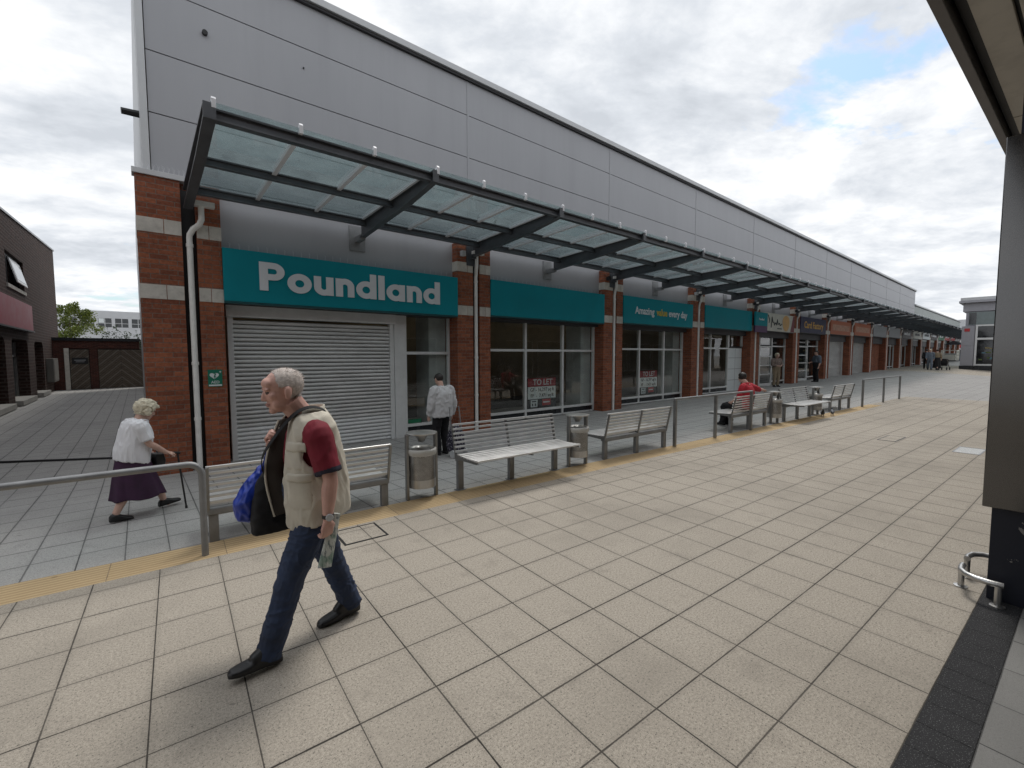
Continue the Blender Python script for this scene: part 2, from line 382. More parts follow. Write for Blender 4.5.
# ------------------------------------------------------------------ ground
def sheet(name, u0,u1,v0,v1, m, step=1.0, lift=0.):
    nu=max(1,int((u1-u0)/step)); nv=max(1,int((v1-v0)/step)); vs=[];fs=[]
    for j in range(nv+1):
        for i in range(nu+1):
            X,Y=xy(u0+(u1-u0)*i/nu, v0+(v1-v0)*j/nv); vs.append((X,Y,ground_z(X,Y)+lift))
    for j in range(nv):
        for i in range(nu):
            a=j*(nu+1)+i; fs.append((a,a+1,a+nu+2,a+nu+1))
    b=MB(); b.add(vs,fs); o=b.build(name,m,fix=False); tag(o,kind='structure'); return o
UE=24.3
sheet('plaza',-14,UE,.462,4.585,M['plaza'])
sheet('tactile_strip',-14,19.45,4.585,4.975,M['tact'])
sheet('plaza_edge',19.45,UE,4.585,4.975,M['plaza'])
sheet('black_paving_band',-14,UE,.262,.462,M['black_pave'])
sheet('side_pavement',-14,UE,-4.2,.262,M['side_pave'])
sheet('shop_pavement',-24,UE,4.975,12.0,M['shop_pave'],.5)
sheet('alley_pavement',-24,.6,12.0,42,M['shop_pave'],2)
sheet('crossing_pavement',UE,46.5,-12,12,M['cross_pave'])
sheet('pale_pavement',46.5,62,-12,12,M['plaza'])
sheet('far_pavement',62,125,-14,14,M['cross_pave'],2)
b=MB(); b.add([(-700,-700,-.6),(700,-700,-.6),(700,700,-.6),(-700,700,-.6)],[(0,1,2,3)]); tag(b.build('ground',M['conc'],fix=False),kind='structure')
# slot drain across the alley mouth, and inspection covers
b=MB(); b.tube([(.04,10.62,floor_z(0)+.002),(-3.62,12.9,floor_z(-3)+.002)],.035,6); tag(b.build('drain_channel',M['black']),kind='structure')
def cover(u,v,w,d,rz,label,kindm,name='drain_cover'):
    X,Y=xy(u,v); t=empty(name,(X,Y,ground_z(X,Y)),DY+rz,label,'drain cover')
    b=MB(); b.box(-w/2,w/2,-d/2,-d/2+.02,-.01,.005); b.box(-w/2,w/2,d/2-.02,d/2,-.01,.005); b.box(-w/2,-w/2+.02,-d/2+.021,d/2-.021,-.01,.005); b.box(w/2-.02,w/2,-d/2+.021,d/2-.021,-.01,.005); b.build('frame',M['galv' if kindm=='grate' else 'black'],t)
    b=MB()
    if kindm=='grate':
        n=int(w/.05)
        for i in range(n): b.box(-w/2+.03+i*(w-.06)/n,-w/2+.03+(i+.55)*(w-.06)/n,-d/2+.021,d/2-.021,-.012,.004)
        b.build('grating',M['frame'],t)
    else:
        b.box(-w/2+.021,w/2-.021,-d/2+.021,d/2-.021,-.01,.0045); b.build('lid',M['plaza'],t)
    return t
cover(11.5,1.42,.75,.36,0,'pale steel drain grating set in the beige slabs near the pillar','grate')
cover(1.39,4.33,.42,.40,0,'slab filled inspection cover with black rim by the yellow ribbed strip','lid')
cover(11.9,2.62,.8,.3,0,'dark rimmed inspection cover far out in the beige plaza slabs','lid')
# ------------------------------------------------------------------ lettering
def text_mesh(name, txt, size, m, parent, loc, rot=(R(90),0,0), bold=.0, depth=.004, align='CENTER', sx=1, spacing=1.0):
    cu=bpy.data.curves.new(name,'FONT'); cu.body=txt; cu.size=size; cu.extrude=depth; cu.offset=bold*size; cu.align_x=align; cu.align_y='CENTER'; cu.resolution_u=3; cu.space_character=spacing
    o=bpy.data.objects.new(name,cu); C.objects.link(o)
    dg=bpy.context.evaluated_depsgraph_get(); me=bpy.data.meshes.new_from_object(o.evaluated_get(dg)); bpy.data.objects.remove(o,do_unlink=True)
    me.materials.clear(); me.materials.append(m); me.name=name
    x=link(name,me,parent); x.location=loc; x.rotation_euler=rot; x.scale=(sx,1,1); return x
def big_word(parent, m, x0, z0, h, y, word='Poundland', total=None):
    # heavy round-bowled lettering cut as solid shapes, x-height 0.70 of the capital
    b=MB(); W=.235*h; xh=.70*h; D=.016; x=0.; k=[0]
    def lay():
        k[0]=(k[0]+1)%4; return y-D-.0012*k[0]
    def bar(a,c,z,t): f=lay(); b.box(a,c,f,y,z,t)
    def ring(cx,cz,ro,ri,a0=0,a1=360,sz=1.0):
        f=lay(); n=40 if a1-a0==360 else 20; ps=[]
        out=[];inn=[]
        for i in range(n+1):
            a=R(a0+(a1-a0)*i/n); out.append((cx+ro*math.cos(a),cz+ro*sz*math.sin(a))); inn.append((cx+ri*math.cos(a),cz+(ro*sz-(ro-ri))*math.sin(a)))
        vs=[(p[0],f,p[1]) for p in out]+[(p[0],f,p[1]) for p in inn]+[(p[0],y,p[1]) for p in out]+[(p[0],y,p[1]) for p in inn]
        q=n+1; fs=[]
        for i in range(n):
            fs += [(i,i+1,q+i+1,q+i),(2*q+i+1,2*q+i,3*q+i,3*q+i+1),(i+1,i,2*q+i,2*q+i+1),(q+i,q+i+1,3*q+i+1,3*q+i)]
        if a1-a0<360: fs += [(0,q,3*q,2*q),(n,2*q+n,3*q+n,q+n)]
        b.add(vs,fs)
    r=xh/2*1.03
    for ch in word:
        g=.075*h
        if ch=='P':
            bar(x,x+W,z0,z0+h); rr=.31*h; cz=z0+h-rr
            bar(x+W*.9,x+.40*h,z0+h-W*.92,z0+h-.0005); bar(x+W*.9,x+.40*h,z0+h-2*rr,z0+h-2*rr+W*.92); ring(x+.395*h,cz,rr,rr-W*.92,-90,90); x+=.395*h+rr
        elif ch=='o': ring(x+r,z0+xh/2,r,r-W*.95); x+=2*r
        elif ch in 'da':
            ring(x+r*.98,z0+xh/2,r*.98,r*.98-W*.9); bar(x+2*r-W*.96,x+2*r,z0,z0+(h*1.0 if ch=='d' else xh)); x+=2*r
        elif ch=='l': bar(x,x+W,z0,z0+h); x+=W
        elif ch=='n':
            w=.62*h; rr=w/2; bar(x,x+W,z0,z0+xh); ring(x+rr,z0+xh-rr+.012*h,rr,rr-W*.94,0,180); bar(x+w-W*.94,x+w,z0+.0005,z0+xh-rr+.015*h); x+=w
        elif ch=='u':
            w=.62*h; rr=w/2; bar(x,x+W*.94,z0+rr-.01*h,z0+xh); ring(x+rr,z0+rr-.012*h,rr,rr-W*.94,180,360); bar(x+w-W,x+w,z0,z0+xh); x+=w
        x+=g
    wd=x-.075*h
    sx=(total/wd) if total else 1
    b.v=[(x0+p[0]*sx,p[1],p[2]) for p in b.v]
    return b.build('lettering',m,parent)
def spikes(parent, x0,x1,y,z,n):
    b=MB()
    for i in range(n):
        x=x0+(x1-x0)*(i+.5)/n
        for dx,dy in ((-.02,-.05),(.02,.04),(0,0)): b.tube([(x,y,z),(x+dx,y+dy,z+.10)],.0010,3)
    return b.build('bird_spikes',M['frame'],parent)
# ------------------------------------------------------------------ shop terrace
BAY=5.31
def pier_x(k): return (.07,1.13) if k==0 else (5.71+BAY*(k-1),5.71+BAY*(k-1)+.95)
PF,WF,CL=8.80,9.20,9.00          # pier front, shop window plane, cladding front
ROOFZ=8.33
B1=empty('shop_terrace',(0,PF,0),0,'long red brick and grey clad row of shops with tall plain upper wall','shop building')
B2=empty('lower_shop_terrace',(61.2,PF,0),0,'lower far end of the shop row with greenish pale upper wall beyond the tall part','shop building')
def mb(root):
    b=MB(); b.M=Matrix.Translation(-Vector(root.location)); return b
def root_of(k): return B1 if k<11 else B2
NP=18
bays={}
def pier(k):
    root=root_of(k); x0,x1=pier_x(k); xc=.705 if k==0 else (x0+x1)/2+.06; w=.095; base=floor_z(x0)-.15
    top=4.46 if k==0 else 4.33+max(0,floor_z(x0))*.0
    def plan(a,f,dpt=.12): return [(x0-a,f),(xc-w,f),(xc-w,PF+dpt),(xc+w,PF+dpt),(xc+w,f),(x1+a,f),(x1+a,9.45),(x0-a,9.45)]
    b=mb(root); b.prism(plan(0,PF),'z',base,top); p=b.build('brick_pier',M['brick'],root)
    # the dark slot behind the downpipe
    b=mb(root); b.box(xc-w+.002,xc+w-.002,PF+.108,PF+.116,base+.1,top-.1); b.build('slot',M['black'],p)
    fz=floor_z(x0)
    for z in (2.75,3.75):
        for a,c in ((x0-.006,x0+.30*(x1-x0)-.004),(x0+.30*(x1-x0)+.004,xc-w-.002),(xc+w+.002,xc+w+.16),(xc+w+.168,x1+.006)):
            if c-a>.03: b=mb(root); b.box(a,c,PF-.006,PF+.10,z+fz,z+fz+.218); b.build('stone_block',M['stone'],p,bevel=.004)
        b=mb(root); b.box(x0-.006,x0+.1,PF+.104,9.44,z+fz,z+fz+.218); b.build('stone_block',M['stone'],p,bevel=.004)
    if k==0:
        b=mb(root); b.box(x0-.03,x1-.25,PF-.03,9.0,4.46,4.54); b.build('coping',M['flash'],root,bevel=.005)
        spikes(root,x0,x1-.3,PF+.02,4.54-0,12).location=-Vector(root.location)
    # downpipe with hopper and offset bend
    b=mb(root); yb=PF+.02; r=.042; zb=floor_z(x0)-.02
    zt=4.02; sg=1 if k==0 else -.3; pts=[(xc,yb,zb),(xc,yb,zt-.42),(xc+.005,yb-.005,zt-.36),(xc+.05*sg,yb-.04,zt-.27),(xc+.13*sg,yb-.09,zt-.20),(xc+.16*sg,yb-.11,zt-.12),(xc+.16*sg,yb-.11,zt+.08)]
    b.tube(pts,r,12); d=b.build('drainpipe',M['pipe'],root,smooth=True)
    b=mb(root)
    for z in (zb+.85,zb+1.75,zt-.55): b.tube([(xc,yb,z),(xc,yb,z+.05)],r+.008,12)
    b.box(xc+.16*sg-.10,xc+.16*sg+.18,yb-.17,yb-.05,zt+.081,zt+.16); b.build('collar',M['pipe'],d)
    # security light and camera on the pier head
    if k in (1,2,3,4,5,6,7,8):
        b=mb(root); b.box(x0+.06,x0+.16,PF-.14,PF-.03,4.02,4.14); b.tube([(x0+.11,PF-.03,4.08),(x0+.11,PF,4.08)],.02,8); b.build('floodlight',M['flash' if k in(1,3) else 'black'],root,bevel=.006)
for k in range(NP+1): pier(k)

def shutter(root, x0,x1,z0,z1, pale_to, y=WF):
    b=mb(root); pitch=.077; n=int((z1-z0)/pitch); sh=random.Random(3)
    for i in range(n):
        z=z0+i*pitch; j=sh.uniform(-.002,.002)
        prof=[(y+.018+j,z+.003),(y-.008+j,z+.010),(y-.020+j,z+.034),(y-.012+j,z+.060),(y+.018+j,z+.075),(y+.03,z+.075),(y+.03,z+.003)]
        b.prism(prof,'x',x0,x1,1 if z<pale_to else 0)
    s=b.build('roller_shutter',[M['shut'],M['shutw']],root,smooth=True)
    b=mb(root); b.box(x0-.09,x0-.002,y-.05,y+.06,z0-.05,z1); b.build('guide_rail',M['frame'],s,bevel=.004)
    b=mb(root); b.box(x1+.002,x1+.09,y-.05,y+.06,z0-.05,z1); b.build('guide_rail',M['frame'],s,bevel=.004)
    b=mb(root); b.box(x0-.11,x1+.11,y-.12,y+.1,z1+.003,z1+.27); b.build('shutter_box',M['frame'],s,bevel=.006)
    return s
def window(root, xs, zb, zt, trans, y=WF, kick=.22, right_board=False, name='shop_window'):
    fw=.032
    b=mb(root)
    zs=[zb,zb+kick]+list(trans)+[zt]
    for i,x in enumerate(xs): b.box(x-fw,x+fw,y-.05,y+.05,zb,zt)
    for z in zs:
        h=fw if z not in (zb,) else .02
        for a,c in zip(xs[:-1],xs[1:]): b.box(a+fw+.001,c-fw-.001,y-.046,y+.046,z-h,z+h)
    w=b.build(name,M['frame'],root,bevel=.004)
    for a,c in zip(xs[:-1],xs[1:]):
        for z0,z1 in zip(zs[1:-1],zs[2:]):
            b=mb(root); b.box(a+fw+.002,c-fw-.002,y-.004,y+.004,z0+fw+.002,z1-fw-.002); b.build('pane',M['glass'],w)
    b=mb(root)
    for a,c in zip(xs[:-1],xs[1:]): b.box(a+fw+.002,c-fw-.002,y-.012,y+.012,zb+.022,zb+kick-fw-.002)
    b.build('kick_panel',M['dpanel'],w)
    if right_board:
        b=mb(root); b.box(xs[-1]-.48,xs[-1]-.461,y+.08,y+.7,zb,zt); b.box(xs[-1]-.46,xs[-1]-.03,y+.08,y+.10,zb+kick,zt); b.build('side_board',M['intw'],w)
    return w
def sign(k, m, label, x0=None, x1=None, dz=0, name='shop_sign', h=.90, sp=True):
    a,c=pier_x(k)[1],pier_x(k+1)[0]; x0=a if x0 is None else x0; x1=c if x1 is None else x1
    fz=floor_z((x0+x1)/2); zb=fz+2.715+dz; t=empty(name,((x0+x1)/2,PF,zb),0,label,'shop sign',SG)
    b=mb(t); b.box(x0+.006,x1-.006,PF-.035,PF+.12,zb+.035,zb+h); b.build('panel',m,t,bevel=.004)
    b=mb(t); b.box(x0+.006,x1-.006,PF-.03,PF+.12,zb,zb+.0345); b.build('bottom_trim',M['teal_in'] if m is M['teal'] else M['black'],t)
    if sp:
        n=int((x1-x0)/.14); s=spikes(t,-(x1-x0)/2+.05,(x1-x0)/2-.05,.03,h,n)
    return t,zb
SG='fascia signs along the shop row'
# bay 1: shutter, glazed side strip
root=B1
fz=floor_z(3.4)
shutter(root,1.30,4.20,-.16,2.42,.40)
b=mb(root); b.box(4.30,4.53,WF-.06,WF+.08,-.2,2.69); b.build('corner_post',M['frame'],root,bevel=.004)
window(root,[4.56,5.70],-.16,2.69,[1.80],kick=.33,right_board=True)
t,zb=sign(0,M['teal'],'teal fascia sign with big white shop name over the closed shutter')
big_word(t,M['white'],-1.76,.25,.485,-.036,total=3.56)
# bay 2
window(root,[6.68,8.14,9.60,11.0],.02,2.71,[1.88],kick=.19,right_board=True)
t,zb=sign(1,M['teal'],'plain teal fascia sign without writing over the letting board window')
# bay 3
window(root,[12.0,13.45,15.0,16.3],.075,2.78,[1.95],kick=.20,right_board=True)
t,zb=sign(2,M['teal'],'teal fascia sign with white and yellow slogan in small letters')
zt_=.46
text_mesh('lettering','Amazing',.33,M['white'],t,(-1.0,-.0365,zt_),bold=.022,sx=.98)
text_mesh('lettering','value',.33,M['yellow'],t,(.04,-.0365,zt_),bold=.022,sx=.98)
text_mesh('lettering','every day',.33,M['white'],t,(1.10,-.0365,zt_),bold=.022,sx=.98)
# bay 4: window with white boarded door
fz=floor_z(19.5)
window(root,[17.35,18.6,20.2],fz+.03,2.85,[2.03],kick=.20)
window(root,[20.26,21.6],fz+2.0,2.85,[],kick=.0,name='fanlight')
b=mb(root); b.box(20.26,21.6,WF-.03,WF+.05,fz-.02,fz+1.95); d=b.build('boarded_door',M['paper'],root,bevel=.004)
b=mb(root)
for z in (.5,1.0,1.5): b.box(20.27,21.59,WF-.034,WF-.0305,fz+z,fz+z+.02)
b.box(20.92,20.94,WF-.0345,WF-.031,fz,fz+1.94); b.build('panel_joint',M['grey'],d)
t,zb=sign(3,M['teal'],'plain teal fascia sign between the slogan sign and the cream sign')
sx0,sx1=pier_x(4)
t=empty('shop_sign',((sx0+sx1)/2,PF,zb+.10),0,'small teal sign board fixed across the brick pier next to the cream sign','shop sign',SG)
b=MB(); b.box(-.42,.95,-.16,-.10,.18,.80); b.build('panel',M['teal'],t,bevel=.004)
b=MB(); b.box(-.42,.95,-.155,-.105,-.12,.176); b.build('lower_panel',mat('plum_board',(.07,.02,.09),.5),t)
text_mesh('lettering','Poundland',.14,M['white'],t,(.26,-.1645,.48),bold=.012)
# bay 5: cream sign, doors
def shopdoor(root,x0,x1,z0,zt,y=WF):
    b=mb(root); f=.05
    b.box(x0,x0+f,y-.04,y+.04,z0,zt); b.box(x1-f,x1,y-.04,y+.04,z0,zt); b.box(x0+f+.001,x1-f-.001,y-.038,y+.038,zt-.07,zt); b.box(x0+f+.001,x1-f-.001,y-.038,y+.038,z0,z0+.14)
    d=b.build('shop_door',M['frame'],root,bevel=.004)
    for i in range(4):
        za=z0+.15+i*(zt-z0-.23)/4; b=mb(root); b.box(x0+f+.002,x1-f-.002,y-.004,y+.004,za+.03,za+(zt-z0-.23)/4); b.build('pane',M['glass'],d)
        if i: b=mb(root); b.box(x0+f+.002,x1-f-.002,y-.03,y+.03,za-.025,za+.025); b.build('rail',M['frame'],d)
    b=mb(root); b.tube([(x1-f-.05,y-.08,z0+.9),(x1-f-.05,y-.08,z0+1.25)],.015,8); b.build('handle',M['inoxd'],d)
for k in (4,5):
    a,c=pier_x(k)[1],pier_x(k+1)[0]; fz=floor_z((a+c)/2); m=(a+c)/2
    window(root,[a+.03,a+1.0],fz-.02,fz+2.7,[fz+2.02],kick=.22)
    shopdoor(root,a+1.07,m+.3,fz,fz+2.02)
    window(root,[a+1.07,m+.3],fz+2.05,fz+2.7,[],kick=0,name='fanlight')
    window(root,[m+.37,c-.03],fz-.02,fz+2.7,[fz+2.02],kick=.22)
t,zb=sign(4,M['cream'],'cream fascia sign with a script name and a tan oval',sp=False)
b=MB(); b.prism([(1.0+.48*math.cos(i*.2618),.56+.50*math.sin(i*.2618)*(1 if math.sin(i*.2618)<0 else .62)) for i in range(24)],'y',-.041,-.036); b.build('tan_oval',mat('tan_paint',(.62,.36,.13),.5),t)
b=MB(); b.prism([(1.62,.05),(2.15,.05),(2.15,.88),(1.98,.88)],'y',-.0415,-.036); b.build('plum_wedge',M['maroon'],t)
b=MB()
b.tube([(-1.35,-.042,.80),(-1.15,-.042,.55),(-1.22,-.042,.42)],.02,5)
b.tube([(-.95,-.042,.20),(-.85,-.042,.72),(-.75,-.042,.45),(-.62,-.042,.48),(-.55,-.042,.33),(-.40,-.042,.46),(-.30,-.042,.34),(-.18,-.042,.62),(-.1,-.042,.36),(.08,-.042,.46),(.2,-.042,.33),(.42,-.042,.42)],.022,5)
b.build('script_lettering',M['ink'],t)
b=MB(); b.box(-.15,.45,-.041,-.036,.15,.20); b.build('small_lettering',M['ink'],t)
# bay 6: navy sign
t,zb=sign(5,M['navy'],'navy blue fascia sign with bold yellow lettering',sp=False)
text_mesh('lettering','Card Factory',.52,mat('gold_letter',(.62,.33,.04),.5),t,(0,-.0365,.46),bold=.02,sx=1.16)
# bays 7, 8: orange boards over shutters
for k,lab,tx in ((6,'orange red fascia sign with pale lettering over the first far shutter','FAMILY SHOPPING'),(7,'weathered orange fascia sign over the second far shutter','CLEARANCE')):
    a,c=pier_x(k)[1],pier_x(k+1)[0]; fz=floor_z((a+c)/2)
    t,zb=sign(k,M['orange'],lab,sp=False)
    b=MB(); b.box(-1.85,1.85,-.0395,-.036,.28,.66); b.build('pale_band',mat('peach_band',(.50,.27,.19),.6,0,.3,6),t)
    shutter(root,a+.12,c-.12,fz,fz+2.32,-5)
# bays 9 and on: mixed fronts
specs={8:('grey',None,'small pale grey fascia sign beside a plain brick bay'),9:('grey',None,'plain mid grey fascia sign beyond the brick bay'),10:('black','white','black fascia sign with thin pale lettering'),
 11:('cream','ink','white fascia sign with dark lettering past the black sign'),12:('paper','ink','blank looking white fascia sign, second of the white pair'),13:('black','white','black fascia sign beyond the two white signs'),
 14:('green','white','green fascia sign far along the shop row'),15:('red','white','red fascia sign near the far end of the row'),16:('red','white','red fascia sign second from the far end of the row'),17:('grey','ink','grey fascia sign at the far end of the row')}
rnd=random.Random(5)
for k,(mm,tm,lab) in specs.items():
    root=root_of(k); a,c=pier_x(k)[1],pier_x(k+1)[0]; fz=floor_z((a+c)/2)
    t,zb=sign(k,M[mm],lab,sp=False)
    if tm:
        b=MB(); x=-1.3
        while x<1.2:
            w=rnd.uniform(.12,.34); b.box(x,x+w,-.04,-.036,.34,.34+rnd.choice((.2,.26))); x+=w+.06
        b.build('lettering',M[tm],t)
    if k==8:
        b=mb(root); b.box(a,c,WF,WF+.15,fz-.1,fz+2.72); b.build('infill_wall',M['brick'],root)
    else:
        w0=a+rnd.uniform(1.0,2.2)
        b=mb(root); b.box(a,w0-.04,WF,WF+.15,fz-.1,fz+2.72); b.build('infill_wall',M['brick'],root)
        window(root,[w0,w0+1.3,c-.02],fz-.02,fz+2.7,[fz+2.05],kick=.2)
# walls, cladding, roof
def clad(root, X0, X1, z_top, rows, jx, name='cladding', m=None):
    b=mb(root); g=.007
    for a,c in zip(jx[:-1],jx[1:]):
        for z0,z1 in zip(rows[:-1],rows[1:]): b.box(a+g,c-g,CL,CL+.03,z0+g,z1-g)
    b.build(name,m or M['clad'],root,bevel=.003)
    b=mb(root); b.box(X0+.02,X1-.02,CL+.018,CL+.4,2.62,z_top-.02); b.build('backing_wall',M['clad_joint'],root)
    for x in jx[1:-1]: b=mb(root); b.box(x-.028,x+.028,CL-.008,CL-.001,4.3,z_top-.05); b.build('cover_strip',M['clad'],root)
    b=mb(root); b.box(X0-.11,X1+.02,CL-.11,CL+.5,z_top,z_top+.13); cpo=b.build('parapet_cap',M['flash'],root,bevel=.008)
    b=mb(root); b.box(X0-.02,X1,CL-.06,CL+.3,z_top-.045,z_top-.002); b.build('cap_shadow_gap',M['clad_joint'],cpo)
jx=[.275]+[6.18+BAY*i for i in range(0,10)]+[61.2]
clad(B1,.275,61.2,8.17,[3.2,4.55,5.48,6.40,7.36,8.13],jx)
jx2=[61.2]+[66+6*i for i in range(0,6)]+[98.0]
M['clad2']=mat('greenish_cladding',(.30,.335,.32),.5,.1,.06,.6)
clad(B2,61.2,98,6.75,[3.2,4.6,6.71],jx2,m=M['clad2'])
b=mb(B1); b.box(.175,.270,CL-.035,CL+.3,4.545,8.165); b.build('corner_flashing',M['flash'],B1,bevel=.006)
b=mb(B1); b.box(.175,.27,9.46,33.9,-.4,8.16); b.build('side_wall',M['flash'],B1); b=mb(B1); b.box(61.0,61.19,9.46,34,6.4,8.16); b.build('end_wall',M['clad'],B1)
b=mb(B1); b.box(.271,60.99,9.5,33.9,8.0,8.15); b.build('roof',M['conc'],B1)
b=mb(B2); b.box(61.2,98,9.5,33.9,6.5,6.7); b.box(97.8,98,9.46,33.9,-.2,6.49); b.build('roof',M['conc'],B2)
b=mb(B1); b.tube([(.22,9.30,5.52),(-.04,9.28,5.50)],[.055,.05],8); b.build('overflow_spout',M['black'],B1)
b=mb(B1); b.tube([(1.05,CL-.05,6.95),(1.05,CL+.01,6.95)],.04,10); b.tube([(2.55,CL-.02,7.0),(2.55,CL+.01,7.0)],.015,8); b.build('wall_socket',M['black'],B1)
# rooms behind the glass
def room(root,x0,x1,depth,strips=False):
    fz=floor_z((x0+x1)/2); y1=WF+depth
    b=mb(root); b.box(x0,x1,WF+.2,y1,fz-.12,fz-.08); f=b.build('shop_floor',M['intd'],root)
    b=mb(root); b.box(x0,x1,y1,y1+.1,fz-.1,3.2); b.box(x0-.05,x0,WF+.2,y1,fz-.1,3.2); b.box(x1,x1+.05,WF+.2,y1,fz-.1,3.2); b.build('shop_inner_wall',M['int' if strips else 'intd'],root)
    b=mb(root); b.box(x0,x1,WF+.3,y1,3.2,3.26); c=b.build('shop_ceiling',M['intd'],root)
    if strips:
        r=random.Random(2)
        for i in range(11):
            for j in range(3):
                x=x0+.9+i*(x1-x0-1.5)/11; y=WF+1.6+j*1.7
                b=mb(root); b.box(x,x+.95,y,y+.09,3.10,3.16); b.build('strip_light',M['strip'] if r.random()<.7 else M['intw'],c)
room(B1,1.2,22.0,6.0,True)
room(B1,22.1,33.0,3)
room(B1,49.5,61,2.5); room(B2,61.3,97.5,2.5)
# ------------------------------------------------------------------ glass canopy
CAN=empty('glass_canopy',(.68,PF,4.2),0,'long steel and glass canopy running along the front of the shops','canopy')
CY0,CZ0,CY1,CZ1=5.93,4.45,8.74,4.34
def cz(y): return CZ0+(CZ1-CZ0)*(y-CY0)/(CY1-CY0)
HB=BAY/2; NB=36; CX0=.70
cxs=[CX0]+[3.47+HB*i for i in range(NB)]
XE=cxs[-1]
def lbeam(y,w,h,name,dz=0):
    b=mb(CAN); z=cz(y)+dz
    b.box(CX0+.03,XE-.03,y-w/2,y+w/2,z-.02,z); b.box(CX0+.03,XE-.03,y-w/2,y+w/2,z-h,z-h+.02); b.box(CX0+.03,XE-.03,y-.012,y+.012,z-h+.0205,z-.0205); b.build(name,M['steel'],CAN)
lbeam(5.99,.10,.125,'front_beam',-.01); lbeam(7.32,.08,.11,'middle_beam',-.01); lbeam(8.50,.09,.12,'rear_beam',-.01)
for i,x in enumerate(cxs):
    b=mb(CAN); w=.05 if i else .06
    d0,d1=.15,.36
    for (a,c) in ((-w,w),):
        top=[(CY0-.03,CZ0),(CY1,CZ1)]
        b.prism([(CY0-.03,CZ0-.018),(CY1,CZ1-.018),(CY1,CZ1),(CY0-.03,CZ0)],'x',x-w,x+w)
        b.prism([(CY0-.03,CZ0-d0),(CY0+.8,cz(CY0+.8)-d1+.13),(CY1,CZ1-d1+.06),(CY1,CZ1-d1+.08),(CY0+.8,cz(CY0+.8)-d1+.15),(CY0-.03,CZ0-d0+.02)],'x',x-w,x+w)
        b.prism([(CY0-.02,CZ0-d0+.021),(CY0+.8,cz(CY0+.8)-d1+.151),(CY1-.01,CZ1-d1+.081),(CY1-.01,CZ1-.019),(CY0-.02,CZ0-.019)],'x',x-.014,x+.014)
        b.prism([(CY0-.045,CZ0-d0-.01),(CY0-.031,CZ0-d0-.01),(CY0-.031,CZ0+.01),(CY0-.045,CZ0+.01)],'x',x-w,x+w)
    cb=b.build('cross_beam',M['steel'],CAN)
    if i: 
        b=mb(CAN); yb=CL if i%2 else PF; b.box(x-.16,x+.16,yb-.02,yb-.002,CZ1-.50,CZ1-.02); b.box(x-.05,x+.05,CY1-.06,yb-.021,CZ1-.34,CZ1-.24); b.build('bracket',M['galv'] if i%2 else M['steel'],cb)
nclamp=0; rest=MB(); rest.M=Matrix.Translation(-Vector(CAN.location))
for i in range(len(cxs)-1):
    a,c=cxs[i],cxs[i+1]; n=3; y0,y1=CY0-.035,CY1-.10; L=.012
    b=mb(CAN)
    for j in range(n):
        xa=a+(c-a)*j/n+.012; xb=a+(c-a)*(j+1)/n-.012
        b.prism([(y0,cz(y0)+L),(y1,cz(y1)+L),(y1,cz(y1)+L+.014),(y0,cz(y0)+L+.014)],'x',xa,xb)
    b.build('glass_panel',M['cglass'],CAN)
    for j in range(n+1):
        x=a+(c-a)*j/n
        if j in (1,2):
            b=mb(CAN); b.prism([(y0+.16,cz(y0+.16)-.045),(y1,cz(y1)-.045),(y1,cz(y1)+L-.002),(y0+.16,cz(y0+.16)+L-.002)],'x',x-.03,x+.03); b.build('glazing_bar',M['white'],CAN)
        elif j==0:
            b=mb(CAN); [ (b.__init__(), setattr(b,'M',Matrix.Translation(-Vector(CAN.location))), b.prism([(y0+.16,cz(y0+.16)-.03),(y1,cz(y1)-.03),(y1,cz(y1)+L-.002),(y0+.16,cz(y0+.16)+L-.002)],'x',q0,q1), b.build('edge_bar',M['white'],CAN)) for q0,q1 in ((x+.062,x+.10),(c-.10,c-.062)) ]
        if j<n:
            tgt=mb(CAN) if nclamp<100 else rest
            zc=cz(y0)+L; tgt.prism([(y0-.012,zc-.05),(y0+.04,zc-.05),(y0+.04,zc-.004),(y0+.048,zc+.02),(y0+.04,zc+.045),(y0+.01,zc+.075),(y0-.015,zc+.045)],'x',x-.022+(.04 if j==0 else 0),x+.022+(.04 if j==0 else 0))
            if nclamp<100: tgt.build('glass_clamp',M['white'],CAN,bevel=.004)
            nclamp+=1
tag(rest.build('glass_clamp',M['white'],CAN),kind='stuff')
# pigeons on the canopy edge and other small birds come later

# ------------------------------------------------------------------ benches, bins, rails
def make_bench(loc, rz, label):
    # local: x along the bench, seat towards -y, rear legs at y=0
    t=empty('bench',loc,rz,label,'bench','metal slatted benches along the kerb'); L=1.76
    for x in (-.83,0,.83):
        b=MB(); b.box(x-.04,x+.04,-.03,.03,0,.37); b.box(x-.065,x+.065,-.055,.055,0,.008); b.build('leg',M['galv'],t,bevel=.004)
    b=MB(); b.box(-L/2,L/2,-.045,.045,.372,.44); b.build('beam',M['galv'],t,bevel=.012)
    for x in (-L/2+.012,0,L/2-.012):
        b=MB(); w=.012
        b.prism([(-.50,.425),(-.02,.405),(.04,.405),(.145,.845),(.115,.852),(.03,.47),(-.48,.448)],'x',x-w,x+w); b.build('side_plate',M['inoxd'],t)
    n=7
    for i in range(n):
        z=.498+i*.057; y=.030+(z-.45)*.20
        b=MB(); b.M=Matrix.Translation((0,y,z))@Matrix.Rotation(-R(11),4,'X')
        b.box(-L/2,L/2,-.020,.004,-.0135,.0135); b.build('back_slat',M['slat'],t,bevel=.005)
    for i in range(7):
        y=-.475+i*.072; z=.462-.01*math.sin(i/6*math.pi)
        b=MB(); b.box(-L/2,L/2,y-.029,y+.029,z-.012,z+.012); b.build('seat_slat',M['slat'],t,bevel=.006)
    return t
def buv(u,v):
    X,Y=xy(u,v); return (X,Y,ground_z(X,Y))
